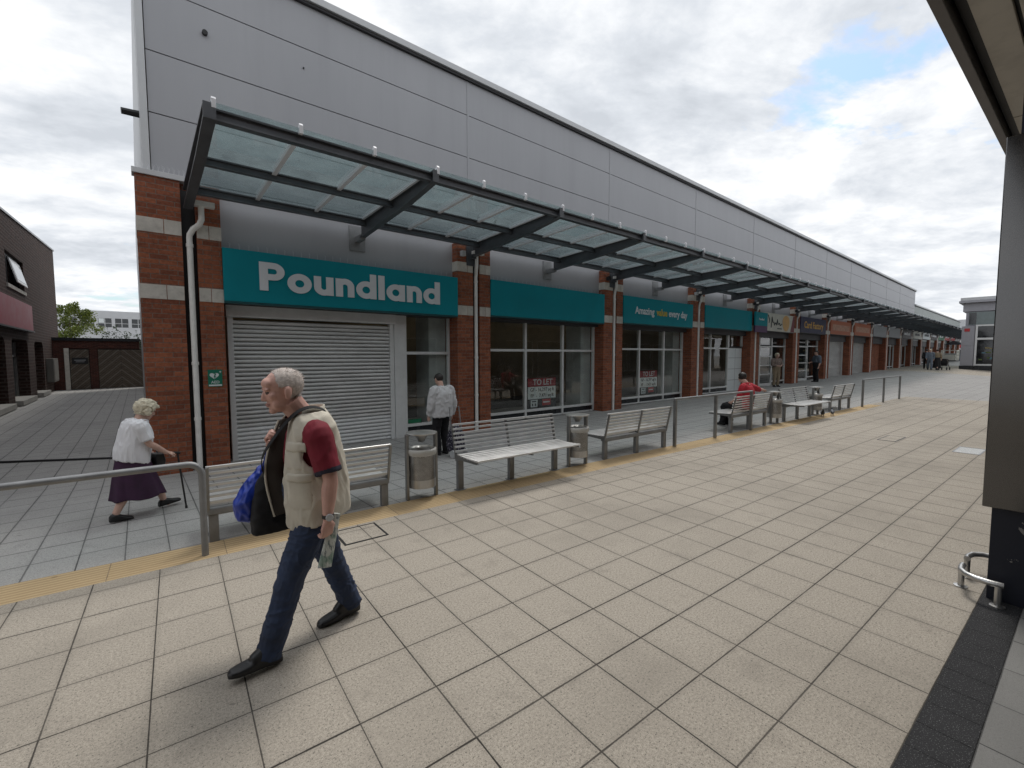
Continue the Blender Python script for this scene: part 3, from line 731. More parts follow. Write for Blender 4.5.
bl=[(1.06,5.0,1,'slatted metal bench behind the walking man, its back to the plaza'),
    (3.74,5.0,0,'slatted metal bench with its bright seat towards the plaza, between the two nearest litter bins'),
    (6.54,5.0,1,'slatted metal bench with its back to the plaza, just before the middle handrail'),
    (10.78,5.03,1,'slatted metal bench with a man in a red shirt sitting on it'),
    (13.55,5.03,0,'slatted metal bench facing the plaza between the two far litter bins'),
    (16.8,5.03,1,'slatted metal bench turned to the shops, last one before the far handrail')]
bench0=None
for u,v,flip,lab in bl:
    rz=DY+(math.pi if flip else 0)
    q=list(buv(u,v)); q[2]-={0:.0,1:(.115 if u<2 else .07 if u<8 else .04)}[flip]
    if bench0 is None: bench0=make_bench(q,rz,lab)
    else: dup(bench0,q,rz,lab)
def make_bin(loc, rz, label):
    t=empty('litter_bin',loc,rz,label,'litter bin','stainless litter bins between the benches')
    for s in (-1,1):
        b=MB(); b.box(s*.19-.016,s*.19+.016,-.03,.03,0,.80); b.build('post',M['inoxd'],t,bevel=.005)
    b=MB(); r=.165
    b.lathe([(r-.012,.155),(r,.155),(r,.57),(r-.012,.57),(r-.012,.18),(0.001,.18)],n=28); body=b.build('body',M['perf'],t,smooth=True)
    b=MB(); b.lathe([(r+.001,.15),(r+.003,.15),(r+.003,.25),(r+.001,.25)],n=28); b.build('base_band',M['inox'],body,smooth=True)
    b=MB(); b.lathe([(r+.001,.545),(r+.010,.545),(r+.012,.60),(r+.004,.612),(r-.015,.60),(r-.015,.56)],n=28); b.build('rim',M['inox'],body,smooth=True)
    # liner bag folded over the rim
    b=MB(); n=36; rr=random.Random(4); rings=[]
    for z,dr in ((.555,.010),(.572,.016),(.595,.018),(.618,.013),(.622,-.004),(.59,-.02)):
        rings.append([((r+dr+rr.uniform(-.004,.006))*math.cos(6.2832*k/n),(r+dr+rr.uniform(-.004,.006))*math.sin(6.2832*k/n),z+(rr.uniform(-.02,.012) if z<.56 else 0)) for k in range(n)])
    b.rings(rings,0,False); b.build('bag_liner',M['bagw'],t,smooth='full')
    for s in (-1,1):
        b=MB(); b.box(s*.176-.012 if s>0 else -.19+.0,s*.176+.012 if s>0 else -.165,-.02,.02,.30,.36); b.build('hinge',M['inoxd'],t)
    b=MB(); b.lathe([(.001,.79),(.10,.795),(.185,.80),(.19,.812),(.10,.826),(.001,.83)],n=28); cap=b.build('lid',M['inox'],t,smooth=True)
    b=MB(); b.lathe([(.075,.79),(.07,.76),(.045,.715),(.04,.70),(.001,.70)],n=20); b.build('ashtray',M['inoxd'],cap,smooth=True)
    return t
def perf():
    m,nt,out=newmat('perforated_steel'); s=N(nt); q=s.sep(s.obj()); a=s.math('ARCTAN2',q[1],q[0])
    fu=s.math('FRACT',s.math('MULTIPLY',a,14.)); fz=s.math('FRACT',s.math('MULTIPLY',q[2],70.))
    d=s.math('ADD',s.math('POWER',s.math('SUBTRACT',fu,.5),2.),s.math('POWER',s.math('SUBTRACT',fz,.5),2.))
    k=s.math('LESS_THAN',d,.085)
    f=s.noise(s.obj(),6,4,.6); c=s.mix(k,s.ramp(f,(.3,(.30,.295,.285)),(.7,(.46,.45,.435))),(.035,.033,.03,1))
    s.bsdf(out,c,.34,s.math('SUBTRACT',.9,s.math('MULTIPLY',k,.6)),s.bump(s.math('MULTIPLY',k,-1.),.5,.003)); return m
M['perf']=perf(); M['bagw']=mat('liner_plastic',(.46,.45,.42),.35,0,.08)
bin0=make_bin(buv(2.37,5.0),DY,'stainless litter bin nearest the camera, beside the walking man')
dup(bin0,buv(5.06,5.0),DY,'stainless litter bin between the bright bench and the next bench along')
dup(bin0,buv(12.22,5.06),DY,'stainless litter bin right beside the man in the red shirt')
dup(bin0,buv(14.9,5.06),DY,'stainless litter bin farthest away, in front of the last bench')
def railing(us, v, h, label, bend=True):
    X0,Y0,Z0=buv(us[0],v); t=empty('handrail',(X0,Y0,Z0),DY,label,'handrail','grey handrails on the kerb line')
    L=us[-1]-us[0]; r=.024
    if bend:
        b=MB(); q=.10; pts=[(0,0,0),(0,0,h-q)]+[(-q+q*math.cos(a),0,h-q+q*math.sin(a)) for a in [R(x) for x in (15,30,45,60,75,90)]]+[(L,0,h)]
        b.tube(pts,.027,14); b.build('rail',M['galv'],t,smooth=True)
        b=MB(); b.tube([(L,0,0),(L,0,h-.03)],.025,12); b.build('post',M['galv'],t,smooth=True)
        pass
    else:
        for u in us:
            b=MB(); d=u-us[0]; b.box(d-.022,d+.022,-.03,.03,0,h-.04); b.build('post',M['inoxd'],t,bevel=.004)
        b=MB(); b.box(-.03,L+.03,-.03,.03,h-.039,h); b.build('rail',M['galv'],t,bevel=.014)
    return t
railing([.145,-3.0],4.68,.82,'rounded grey tube handrail at left, in front of the white haired woman')
railing([7.58,9.05,10.62],4.90,.93,'three post grey handrail in front of the man in the red shirt',False)
railing([18.36,20.7,22.8],4.86,.93,'three post grey handrail at the far end of the ribbed yellow strip',False)
# ------------------------------------------------------------------ signs on walls and in windows
t=empty('defibrillator_sign',(.963,PF-.004,1.38),0,'small green defibrillator sign with white heart on the brick pier','wall sign')
b=MB(); b.box(-.10,.10,-.008,0,-.14,.14); b.build('plate',mat('sign_green',(.01,.16,.10),.4,0,.03),t)
b=MB()
pts=[(.0,-.055)]+[(.068*math.cos(a)*1.0,.03+.05*math.sin(a)) for a in ()]
hp=[(16*math.sin(a)**3/16*.065,(13*math.cos(a)-5*math.cos(2*a)-2*math.cos(3*a)-math.cos(4*a))/17*.062+.035) for a in [2*math.pi*i/28 for i in range(28)]]
b.prism([(p[0]-.012,p[1]+.005) for p in hp],'y',-.010,-.0085); b.box(.058,.088,-.010,-.0085,.098,.106); b.box(.069,.077,-.0105,-.0085,.087,.117); b.build('heart_symbol',M['paper'],t)
b=MB(); b.prism([(-.002,.075),(.018,.075),(.000,.03),(.014,.03),(-.022,-.035),(-.008,.012),(-.024,.012)],'y',-.0115,-.0105); b.build('bolt_symbol',mat('sign_green2',(.01,.16,.10),.4),t)
text_mesh('lettering','AED',.062,M['paper'],t,(0,-.009,-.068),bold=.012,depth=.001)
b=MB(); b.box(-.09,.09,-.0095,-.0085,-.13,-.105); b.build('text_strip',M['paper'],t)
def letting(X,Z,label,s=1.0):
    t=empty('letting_board',(X,WF+.06,Z),0,label,'letting board','letting boards behind the shop glass',scale=s)
    b=MB(); b.box(-.62,.62,0,.02,0,.92); b.build('board',M['dpanel'],t)
    b=MB(); b.box(-.60,.58,-.006,-.001,.66,.915); b.build('red_header',mat('header_red',(.30,.02,.03),.5) if 'header_red' not in bpy.data.materials else bpy.data.materials['header_red'],t)
    b=MB(); b.box(-.60,.58,-.006,-.001,.285,.655); b.build('white_panel',M['paper'],t)
    text_mesh('lettering','TO LET',.25,M['paper'],t,(.02,-.009,.785),bold=.012,depth=.002)
    text_mesh('lettering','GF - 16,297 sq ft',.155,M['ink'],t,(0,-.009,.56),bold=.012,depth=.002,sx=.95)
    text_mesh('lettering','FF  -  7,471 sq ft',.155,M['ink'],t,(0,-.009,.38),bold=.012,depth=.002,sx=.95)
    b=MB(); b.box(-.48,-.20,-.006,-.001,.04,.26); b.build('white_card',M['paper'],t)
    b=MB(); b.box(-.43,-.25,-.0085,-.0065,.19,.23); b.box(-.43,-.38,-.0085,-.0065,.07,.15); b.box(-.32,-.26,-.0085,-.0065,.07,.15); b.build('card_lettering',M['ink'],t)
    b=MB(); b.box(0,.36,-.006,-.001,.07,.26); b.build('red_card',M['red'],t)
    b=MB(); b.box(.04,.32,-.0085,-.0065,.15,.19); b.build('card_strip',M['paper'],t)
    return t
letting(8.86,.245,'letting board with red top behind the glass of the second shop bay',.93)
letting(14.18,.33,'smaller looking letting board behind the glass under the slogan sign',.93)
b=MB(); b.box(4.62,4.95,WF-.012,WF-.006,.21,.30); o=b.build('window_sticker',M['green']); tag(o,'small green sticker low on the glass beside the roller shutter','sticker')
# ------------------------------------------------------------------ building on the right with its pillar and roof overhang
RB=empty('arcade_building',(*xy(0,-4.0),0),DY,'shop building with plank soffit overhang at the right edge of the square','building')
def rb(): b=MB(); b.M=Matrix.Translation((0,4.0,0)); return b
U0,U1=-26,52
b=rb(); b.box(U0,U1,-12,-4.05,0.02,3.6); b.build('wall',mat('dark_front',(.10,.09,.085),.7),RB)
for i in range(19):
    a=U0+.3+i*4; b=rb(); b.box(a,a+3.4,-4.049,-4.03,.35,2.7); w=b.build('shop_window',M['dglass'],RB); b=rb(); b.box(a-.06,a,-4.045,-4.0,.3,2.76); b.box(a+3.4,a+3.46,-4.045,-4.0,.3,2.76); b.box(a+.001,a+3.399,-4.045,-4.0,2.701,2.76); b.build('frame',M['frame'],w)
SZ=3.66; VE=.665
b=rb(); vv=VE-.10
wds=[.17,.30,.30,.42,.30,.42,.42,.42,.42,.42,.42,.42]
for wdt in wds:
    u=U0; k=0
    while u<U1:
        L=2.6+.9*((k*7+int(wdt*100))%3); e=min(U1,u+L); b.box(u+.008,e-.008,vv-wdt+.011,vv-.011,SZ,SZ+.03); u=e; k+=1
    vv-=wdt
b.build('soffit',M['soffit'],RB,bevel=.004)
b=rb(); b.box(U0,U1,-4.0,VE-.06,SZ+.031,SZ+.30); b.build('overhang_core',M['black'],RB)
b=rb(); b.box(U0,U1,VE-.055,VE,SZ-.06,SZ+.34); b.build('fascia',mat('fascia_brown',(.12,.11,.105),.45,.3),RB,bevel=.004)
b=rb(); b.box(U0,U1,-12,VE-.05,SZ+.345,SZ+.55); b.build('roof',M['conc'],RB); b=rb(); b.box(U0,U1,-12,-1.2,SZ+.551,7.6); b.build('upper_wall',brick('buff_brick',(.13,.06,.04),(.09,.045,.035),(.10,.08,.07)),RB)
b=rb(); q=[]
for i in range(15): a=i/14*6.0; q.append((5.15+.11*math.cos(a)*1.6,.36+.05*math.sin(a*1.0),SZ-.05+.05*math.sin(a)))
b.tube([(5.0,.30,SZ-.005)]+q+[(5.6,.20,SZ-.02),(6.2,-.1,SZ-.005)],.009,6); b.build('loose_cable',M['black'],RB,smooth=True)
def pillar(u,label):
    t=empty('clad_pillar',(*xy(u,.485),0),DY,label,'pillar','clad pillars under the right hand overhang')
    b=MB(); b.box(0,.62,-.80,0,.67,3.22); b.build('metal_cladding',M['pclad'],t,bevel=.006)
    b=MB(); b.box(.045,.58,-.76,-.045,-.02,.669); b.build('base',M['pnavy'],t,bevel=.004)
    b=MB(); b.box(.06,.56,-.74,-.06,3.221,SZ); b.build('neck',mat('neck_navy',(.012,.016,.035),.5) if 'neck_navy' not in bpy.data.materials else bpy.data.materials['neck_navy'],t)
    return t
p0=pillar(4.565,'dark metal clad pillar with chipped navy base at the right edge')
for uu in (-5.4,14.6,24.6,34.6,44.6):
    b=rb(); b.box(uu,uu+.62,-.315,.485,.67,3.22); q=b.build('pillar',M['pclad'],RB,bevel=.006)
    b=rb(); b.box(uu+.045,uu+.58,-.275,.44,-.02,.669); b.build('base',M['pnavy'],q); b=rb(); b.box(uu+.06,uu+.56,-.255,.425,3.221,SZ); b.build('neck',M['pnavy'],q)
# pillar guards: two bent stainless hoops round the corner
def guard(label,pts,posts):
    X,Y=xy(4.56,.45); t=empty('pillar_guard',(X,Y,0),DY,label,'pillar guard','stainless hoops guarding the pillar foot',.78)
    b=MB(); b.tube(pts,.026,12); b.build('hoop',M['inox'],t,smooth=True)
    for p in posts:
        b=MB(); b.tube([(p[0],p[1],.0),(p[0],p[1],p[2])],.024,12); q=b.build('post',M['inox'],t,smooth=True)
        b=MB(); b.lathe([(.052,0.),(.052,.008),(.026,.012)],c=(p[0],p[1],0),n=16); b.build('flange',M['inox'],q)
h=.20
def arc(cx,cy,r,a0,a1,n=8): return [(cx+r*math.cos(R(a0+(a1-a0)*i/n)),cy+r*math.sin(R(a0+(a1-a0)*i/n)),h) for i in range(n+1)]
guard('stainless hoop guard standing in front of the chipped navy pillar base',[(-.075,-.13,h),(-.085,-.05,h),(-.075,.04,h),(-.035,.11,h),(.04,.155,h),(.13,.165,h),(.20,.165,h)],[(-.078,-.10,h),(.16,.166,h)])
guard('stainless hoop guard on the plaza side of the pillar base, half hidden',[(.42,.165,h),(.50,.17,h),(.60,.15,h),(.67,.09,h),(.69,.0,h),(.69,-.10,h)],[(.45,.166,h),(.69,-.06,h)])
# ------------------------------------------------------------------ far pavilion
PV=empty('pavilion',(56,4.95,ground_z(56,4.9)),0,'small grey panelled pavilion with big window standing far off by the pillar','pavilion')
b=MB(); zg=-.02
b.box(0,8.0,-7.0,-.15,.30,5.0); b.build('wall',mat('pav_wall',(.28,.28,.31),.5,.1),PV,bevel=.01)
def pvp(x0,x1,y0,y1,z0,z1,name,m,bev=.01):
    b=MB(); b.box(x0,x1,y0,y1,z0,z1); return b.build(name,m,PV,bevel=bev)
pvp(-.16,-.002,-.75,.05,.31,2.02,'corner_panel',M['pav_grey']); pvp(-.16,-.002,-.75,.05,2.04,3.75,'corner_panel',M['pav_grey'])
pvp(-.20,.0,-.80,.10,-.3,.30,'plinth',M['dpanel']); pvp(-.10,8.05,-7.0,-.81,-.3,.29,'plinth',M['dpanel'])
w=pvp(-.06,-.003,-7,-.80,.45,2.55,'shop_window',M['dglass'],0); 
b=MB(); b.box(-.12,-.061,-7,-.80,.32,.45); b.box(-.12,-.061,-7,-.80,2.55,2.72); b.box(-.12,-.061,-7,-.80,3.72,3.85); b.box(-.12,-.061,-.93,-.80,.451,2.549); b.box(-.12,-.061,-.93,-.80,2.721,3.719); b.build('frame',M['frame'],w)
rd=random.Random(9); b=MB()
for i in range(26):
    y=-1.2-rd.random()*3.2; z=.7+rd.random()*1.3; b.box(-.066,-.061,y-.18*rd.random()-.05,y+.12,z-.1*rd.random()-.03,z+.05,rd.randrange(4))
b.build('window_poster',[mat('poster_green',(.10,.14,.04),.6),mat('poster_tan',(.25,.20,.08),.6),mat('poster_blue',(.10,.20,.26),.6),mat('poster_grey',(.16,.18,.18),.6)],w)
pvp(-.06,-.003,-7,-.80,2.72,3.72,'window_band',M['dglass'],0); pvp(-.05,-.003,-7,-.35,3.86,5.0-.05,'upper_glazing',mat('pale_pane',(.17,.21,.21),.15),0)
pvp(-.055,-.0025,-.80,-.36,3.9,4.9,'dark_pane',M['dglass'],0)
pvp(-.10,8.0,-7.0,.05,5.02,5.75,'fascia',M['pav_grey']); pvp(-.45,8.3,-7.2,.30,5.76,5.95,'roof',M['pav_grey']); pvp(-.38,8.3,-7.2,.22,5.96,6.22,'roof_edge',M['flash'])
b=MB(); b.box(-.185,-.165,-.45,-.12,3.28,3.55); b.build('red_plaque',M['red'],PV)
# ------------------------------------------------------------------ left side: dark brick building, gates, office block
LB=empty('dark_brick_building',(-3.6,14,0),0,'dark brown brick building with arched openings and red signboard at left','building')
def lb(): b=MB(); b.M=Matrix.Translation((3.6,-14,0)); return b
zt=7.45
zpar=lambda y:7.02+(y-24.5)*.066
ops=[(16.6,19.0),(20.6,23.7),(24.8,28.0),(29.6,32.0)]
zl=2.42
b=lb(); X0,X1=-14,-3.6
ys=[8.0]+[y for o in ops for y in o]+[38]
for a,c in zip(ys[0::2],ys[1::2]): b.box(X0,X1,a,c,-.5,zl+.001)
wy0,wy1,wz0,wz1=24.75,28.2,4.45,5.68
b.box(X0,X1,8,38,zl+.002,wz0); b.box(X0,X1,8,wy0,wz0+.001,wz1); b.box(X0,X1,wy1,38,wz0+.001,wz1); b.prism([(8,wz1+.001),(38,wz1+.001),(38,zpar(38)),(8,zpar(8))],'x',X0,X1)
for a,c in ops: b.box(X0,X1-.45,a,c,-.5,zl)
b.box(X0,X1-.3,wy0,wy1,wz0,wz1)
# segmental arch heads
for a,c in ops:
    n=10; r=.32
    for s,(p,d) in enumerate(((a,1),(c,-1))):
        pts=[(p,zl-.002)]+[(p+d*(r-r*math.cos(R(90*i/n))),zl-.002-r+r*math.sin(R(90*i/n))) for i in range(n+1)]
        b.prism(pts,'x',X1-.44,X1-.001)
b.build('wall',M['dbrick'],LB)
b=lb(); b.prism([(8,zpar(8)+.002),(38.05,zpar(38.05)+.002),(38.05,zpar(38.05)+.09),(8,zpar(8)+.09)],'x',-14,-3.55); b.build('coping',M['dpanel'],LB,bevel=.01)
for a,c in ops:
    b=lb(); b.box(-4.04,-3.40,a+.05,c-.05,-.14,.05); b.build('sill',M['conc'],LB,bevel=.01)
    b=lb(); b.box(-4.045,-4.0,a+.02,c-.02,.06,zl-.02); w=b.build('shop_window',M['dglass'],LB)
    b=lb(); b.box(-3.999,-3.93,a+.02,a+.14,.06,zl-.1); b.box(-3.999,-3.93,c-.16,c-.02,.06,zl-.1); b.box(-3.998,-3.93,a+.141,c-.161,1.72,1.80); b.build('frame',M['flash'] if a>29 else M['inoxd'],w)
b=lb(); b.box(-3.895,-3.86,wy0+.03,wy1-.03,wz0+.02,wz1-.02); w=b.build('upper_window',M['dglass'],LB)
b=lb(); b.box(-3.859,-3.72,wy0+.0,wy0+.12,wz0,wz1); b.box(-3.859,-3.72,wy1-.12,wy1,wz0,wz1); b.box(-3.859,-3.72,wy0+.121,wy1-.121,wz0,wz0+.1); b.box(-3.859,-3.72,wy0+.121,wy1-.121,wz1-.1,wz1); b.box(-3.859,-3.73,wy0+1.0,wy0+1.12,wz0+.101,wz1-.101); b.build('frame',M['black'],w)
b=MB(); b.M=Matrix.Translation((3.6,-14,0))@Matrix.Translation((-3.70,0,wz1-.12))@Matrix.Rotation(R(-13),4,'Y'); b.box(-.02,.02,wy0+1.2,wy1-.2,-.95,0); cs=b.build('open_casement',M['flash'],w)
b=MB(); b.M=Matrix.Translation((3.6,-14,0))@Matrix.Translation((-3.70,0,wz1-.12))@Matrix.Rotation(R(-13),4,'Y'); b.box(.021,.026,wy0+1.35,wy1-.35,-.83,-.12); b.build('pane',mat('sky_pane',(.25,.28,.30),.1),cs)
b=lb(); b.box(-3.78,-3.55,wy0-.06,wy1+.06,wz0-.14,wz0-.001); b.build('sill',M['conc'],LB)
t=empty('red_signboard',(-3.6,22,2.82),0,'long plain dark red signboard on the dark brick building','signboard')
b=MB(); b.box(.002,.16,-8,6.4,0,1.08); b.build('panel',M['maroon'],t,bevel=.01); b=MB(); b.box(.002,.20,-8,6.42,-.06,-.001); b.build('trim',M['black'],t)
t=empty('meter_box',(-3.6,33.4,.40),0,'grey wall mounted meter box on the dark brick wall near the gate','meter box')
b=MB(); b.box(.002,.28,-.85,.85,0,1.22); b.build('case',mat('box_grey',(.10,.095,.085),.6),t,bevel=.02); b=MB(); b.box(.281,.295,-.75,.75,.08,1.12); b.build('door',mat('box_grey2',(.13,.125,.115),.6),t,bevel=.01)
# gates and the wall they hang in
zg=floor_z(-2)
t=empty('brick_wall',(-1.6,35.2,zg),0,'red brown brick wall with dark coping closing the alley behind the gates','wall')
b=MB(); b.box(-2.0,1.7,.35,.6,-.3,2.75); b.box(-2.0,-1.55,-.05,.349,-.3,2.32); b.box(-.52,-.18,-.05,.349,-.3,2.32); b.box(-2.0,1.7,-.05,.349,2.321,2.75); b.build('brickwork',brick('alley_brick',(.11,.040,.030),(.065,.026,.021),(.12,.09,.08)),t)
b=MB(); b.box(-2.05,1.75,-.14,.7,2.752,2.92); b.build('coping',M['dpanel'],t)
b=MB(); b.box(-1.55,-1.36,-.16,-.051,-.2,2.33); b.build('stone_post',M['stone'],t)
def chevron(b,x0,x1,z0,z1,y,dirn,bw=.14):
    # diagonal boards clipped to the leaf
    n=int((x1-x0+z1-z0)/bw)+2
    for i in range(-1,n):
        c=i*bw
        pts=[]
        # band c <= (dx)+(dz) <= c+bw  with dx measured from the low side
        def clipband(a,e):
            poly=[(0,0),(x1-x0,0),(x1-x0,z1-z0),(0,z1-z0)]
            for sgn,lim in ((1,a),(-1,e)):
                out=[]
                for k in range(len(poly)):
                    p,q=poly[k],poly[(k+1)%len(poly)]
                    fp=sgn*(p[0]+p[1]-lim); fq=sgn*(q[0]+q[1]-lim)
                    if fp>=0: out.append(p)
                    if fp*fq<0:
                        t_=fp/(fp-fq); out.append((p[0]+(q[0]-p[0])*t_,p[1]+(q[1]-p[1])*t_))
                poly=out
                if len(poly)<3: return None
            return poly
        pl=clipband(c+.011,c+bw-.011)
        if not pl: continue
        pl=[((x0+p[0]) if dirn>0 else (x1-p[0]),z0+p[1]) for p in pl]
        b.prism(pl,'y',y,y+.03,(i*7+i*i)%3)
t=empty('timber_gate',(-2.65,35.1,zg),0,'narrow weathered timber gate with a dark plaque beside the brick building','gate','timber gates closing the alley')
b=MB(); chevron(b,-.28,.50,.03,2.26,0,-1); b.build('boards',[M['wood'],M['wood2'],M['wood3']],t); b=MB(); b.box(-.3,.51,.031,.07,.03,2.28); b.build('frame',M['black'],t)
b=MB(); b.box(-.20,.46,-.03,-.002,1.45,1.80); pq=b.build('plaque',M['black'],t); b=MB(); b.box(-.1,.36,-.034,-.0305,1.64,1.68); b.box(-.05,.31,-.034,-.0305,1.55,1.58); b.build('lettering',M['grey'],pq)
t=empty('timber_gate',(-1.0,35.1,zg),0,'wide weathered timber gate of chevron boards next to the red brick corner','gate','timber gates closing the alley')
b=MB(); chevron(b,-.76,.22,.03,2.26,0,-1); b.build('boards',[M['wood'],M['wood2'],M['wood3']],t); b=MB(); chevron(b,.23,1.9,.03,2.26,0,1); b.build('boards',[M['wood'],M['wood2'],M['wood3']],t); b=MB(); b.box(-.76,1.9,.031,.08,.03,2.28); b.build('frame',M['black'],t)
OB=empty('white_office_block',(-4,90,0),0,'long white two storey office block with dark windows beyond the gates','office building')
b=MB(); b.box(-14,22,0,10,-.5,4.9); b.box(-14,22,.12,10,4.901,7.32); b.box(-14,22,0,10,7.321,8.4)
for i in range(19): b.box(-14+i*1.9,-14+i*1.9+.40,0,.119,6.0,7.32)
b.box(-14,22,0,.119,4.901,5.999); b.build('wall',M['render'],OB)
for i in range(18):
    a=-14+i*1.9+.41; b=MB(); b.box(a,a+1.48,.05,.115,6.01,7.31); w=b.build('window',M['dglass'],OB); b=MB(); b.box(a+.70,a+.78,.02,.049,6.01,7.31); b.box(a,a+1.48,.022,.049,6.55,6.62); b.build('frame',M['flash'],w)
    if i%3==1: b=MB(); b.box(a+.05,a+.65,.03,.0485,6.65,7.29); b.build('blind',M['paper'],w)
for i in range(18):
    a=-14+i*1.9+.41; b=MB(); b.box(a,a+1.48,-.03,-.002,2.6,4.2); b.build('window',M['dglass'],OB)
# ------------------------------------------------------------------ trees
M['leaf']=leafmat('light_foliage',(.06,.10,.012),(.20,.23,.04)); M['leafd']=leafmat('dark_foliage',(.012,.03,.010),(.04,.07,.018)); M['bark']=mat('bark',(.10,.075,.05),.9,0,.25,6,.5,20)
def foliage(clumps, nleaf, ls, seed):
    r=random.Random(seed); b=MB()
    for c,rad in clumps:
        c=Vector(c)
        for i in range(nleaf):
            d=Vector((r.gauss(0,1),r.gauss(0,1),r.gauss(0,1))).normalized()*(r.random()**.45)
            p=c+Vector((d.x*rad[0],d.y*rad[1],d.z*rad[2]))
            n=Vector((r.gauss(0,1),r.gauss(0,1),r.gauss(0,1)+.8)).normalized(); a=n.orthogonal().normalized(); e=n.cross(a); s=ls*r.uniform(.6,1.4)
            th=r.random()*6.28; a2=a*math.cos(th)+e*math.sin(th); e2=n.cross(a2)
            b.add([p-a2*s,p-e2*s*.5,p+a2*s,p+e2*s*.5],[(0,1,2,3)])
    return b
t=empty('leafy_tree',(-3.65,45,0),0,'bushy light green tree rising behind the alley wall','tree')
b=MB(); b.tube([(0,0,-.3),(.05,0,1.5),(0,.05,3.2)],[.22,.17,.09],9); r=random.Random(3)
for i in range(8): a=i*.8; b.tube([(0,0,1.6+i*.2),(.8*math.cos(a),.8*math.sin(a),2.8+i*.22)],[.07,.02],6)
b.build('trunk',M['bark'],t)
cl=[]
for i in range(30):
    a=r.random()*6.28; z=r.uniform(2.2,5.1); R_=1.45*math.sqrt(max(.05,1-((z-3.4)/2.2)**2)); q=r.random()**.5*R_
    cl.append(((q*math.cos(a),q*math.sin(a),z),(.48,.48,.40)))
cl.append(((.3,0,5.35),(.3,.3,.35))); cl.append(((-.5,0,5.1),(.3,.3,.3)))
foliage(cl,150,.085,1).build('crown',M['leaf'],t,fix=False)
t=empty('conifer_hedge',(-.5,40,0),0,'dark green clipped conifers showing over the alley wall coping','hedge')
cl=[((x,0,1.95+.25*math.sin(x*9)),(.35,.4,1.7+.15*math.sin(x*5))) for x in (-1.1,-.55,0,.5,1.0,1.5)]
foliage(cl,420,.07,2).build('foliage',M['leafd'],t,fix=False)
b=MB()
for x in (-1.1,-.55,0,.5,1.0,1.5): b.tube([(x,0,-.3),(x,0,1.2)],.05,6)
b.build('stem',M['bark'],t)
# ------------------------------------------------------------------ far end of the precinct
t=empty('distant_shop_block',(112,8,0),0,'pale flat roofed block closing the far end of the precinct','building')
b=MB(); b.box(0,10,-12,14,-.5,4.2); b.box(1.5,10,-9,12,4.201,8.0); b.build('wall',M['render'],t)
for i in range(8): b=MB(); b.box(-.05,-.002,-11+i*3,-8.8+i*3,.8,2.6); b.build('window',M['dglass'],t)
b=MB(); b.box(-.06,-.002,-12,14,2.9,3.8); b.build('fascia_board',M['red'],t)
t=empty('market_cage',(79,8.1,ground_z(79,8.1)),0,'pale wire goods cage standing on the paving far down the precinct','goods cage')
b=MB(); b.box(0,2.4,-.7,.7,.12,.2); b.build('base',M['black'],t)
b=MB()
for x in (0,.6,1.2,1.8,2.4): b.box(x-.04,x+.04,-.74,-.66,.2,1.45); b.box(x-.04,x+.04,.66,.74,.2,1.45)
for z in (.6,1.0,1.45): b.box(0.045,2.355,-.73,-.67,z-.04,z+.04); b.box(.045,2.355,.67,.73,z-.04,z+.04); b.box(-.03,.03,-.655,.655,z-.04,z+.04)
b.box(.05,2.35,-.6,.6,.21,.9); b.build('frame',M['cream'],t)
t=empty('market_stall',(86,8.3,ground_z(86,8.3)),0,'dark market stall with blue side beyond the goods cage','market stall')
b=MB(); b.box(-1,2,-.8,.8,0,1.0); b.build('counter',mat('stall_blue',(.06,.10,.14),.7),t); b=MB(); b.prism([(-1.0,2.2),(1.0,2.2),(0,2.7)],'x',-1.2,2.2); b.build('cover',mat('stall_cover',(.05,.05,.06),.8),t)
b=MB()
for x in (-1,2):
    for y in (-.8,.8): b.tube([(x,y,0),(x,y,2.3)],.03,6)
b.build('post',M['inoxd'],t)

# ------------------------------------------------------------------ people
def flat(name,col,rough=.75,var=.12,scale=14,bump=.25,bs=120,**k): return mat(name,col,rough,0,var,scale,bump,bs,dist=.004,**k)
PM={}
PM['skin']=flat('skin',(.58,.37,.295),.5,.10,9,.12,160); PM['skin2']=flat('ruddy_skin',(.60,.345,.28),.48,.12,10,.12,160)
PM['eye']=flat('eye_dark',(.05,.03,.025),.3); PM['lip']=flat('lips',(.40,.19,.16),.5)
PM['greyhair']=flat('grey_hair',(.60,.53,.485),.6,.22,60,.5,300); PM['whitehair']=flat('white_hair',(.66,.60,.46),.6,.18,40,.9,220); PM['darkhair']=flat('dark_hair',(.02,.016,.014),.5,.3,60,.8,250)
PM['jeans']=flat('denim',(.020,.034,.075),.8,.35,5,.35,300); PM['tred']=flat('red_cotton',(.19,.008,.022),.8,.15,6,.2,200); PM['tnavy']=flat('navy_trim',(.015,.014,.03),.8)
PM['vest']=flat('beige_cotton',(.60,.555,.465),.85,.10,6,.3,220); PM['lining']=flat('brown_lining',(.035,.026,.02),.85); PM['vestd']=flat('beige_seam',(.28,.24,.18),.85)
PM['shoe']=flat('black_leather',(.012,.012,.013),.42,.3,20,.2,90); PM['sole']=flat('rubber_sole',(.02,.02,.02),.8)
PM['blackc']=flat('black_cloth',(.010,.010,.012),.85); PM['whitec']=flat('white_knit',(.78,.78,.81),.85,.05,10,1.0,42,stretch=(1,1,.06)); PM['plum']=flat('plum_cloth',(.045,.016,.045),.85,.25,8,.3,120)
PM['jacket']=flat('pale_jacket',(.56,.56,.57),.75,.06,5,.2,80); PM['redc']=flat('bright_red_cloth',(.42,.015,.03),.8); PM['greyc']=flat('grey_blue_cloth',(.13,.16,.20),.85); PM['mix']=flat('patterned_cloth',(.22,.17,.15),.85,.8,45,.2)
PM['blue']=flat('blue_plastic',(.012,.04,.33),.35,.18,9,.3,30); PM['tan']=flat('tan_cloth',(.28,.22,.15),.85)
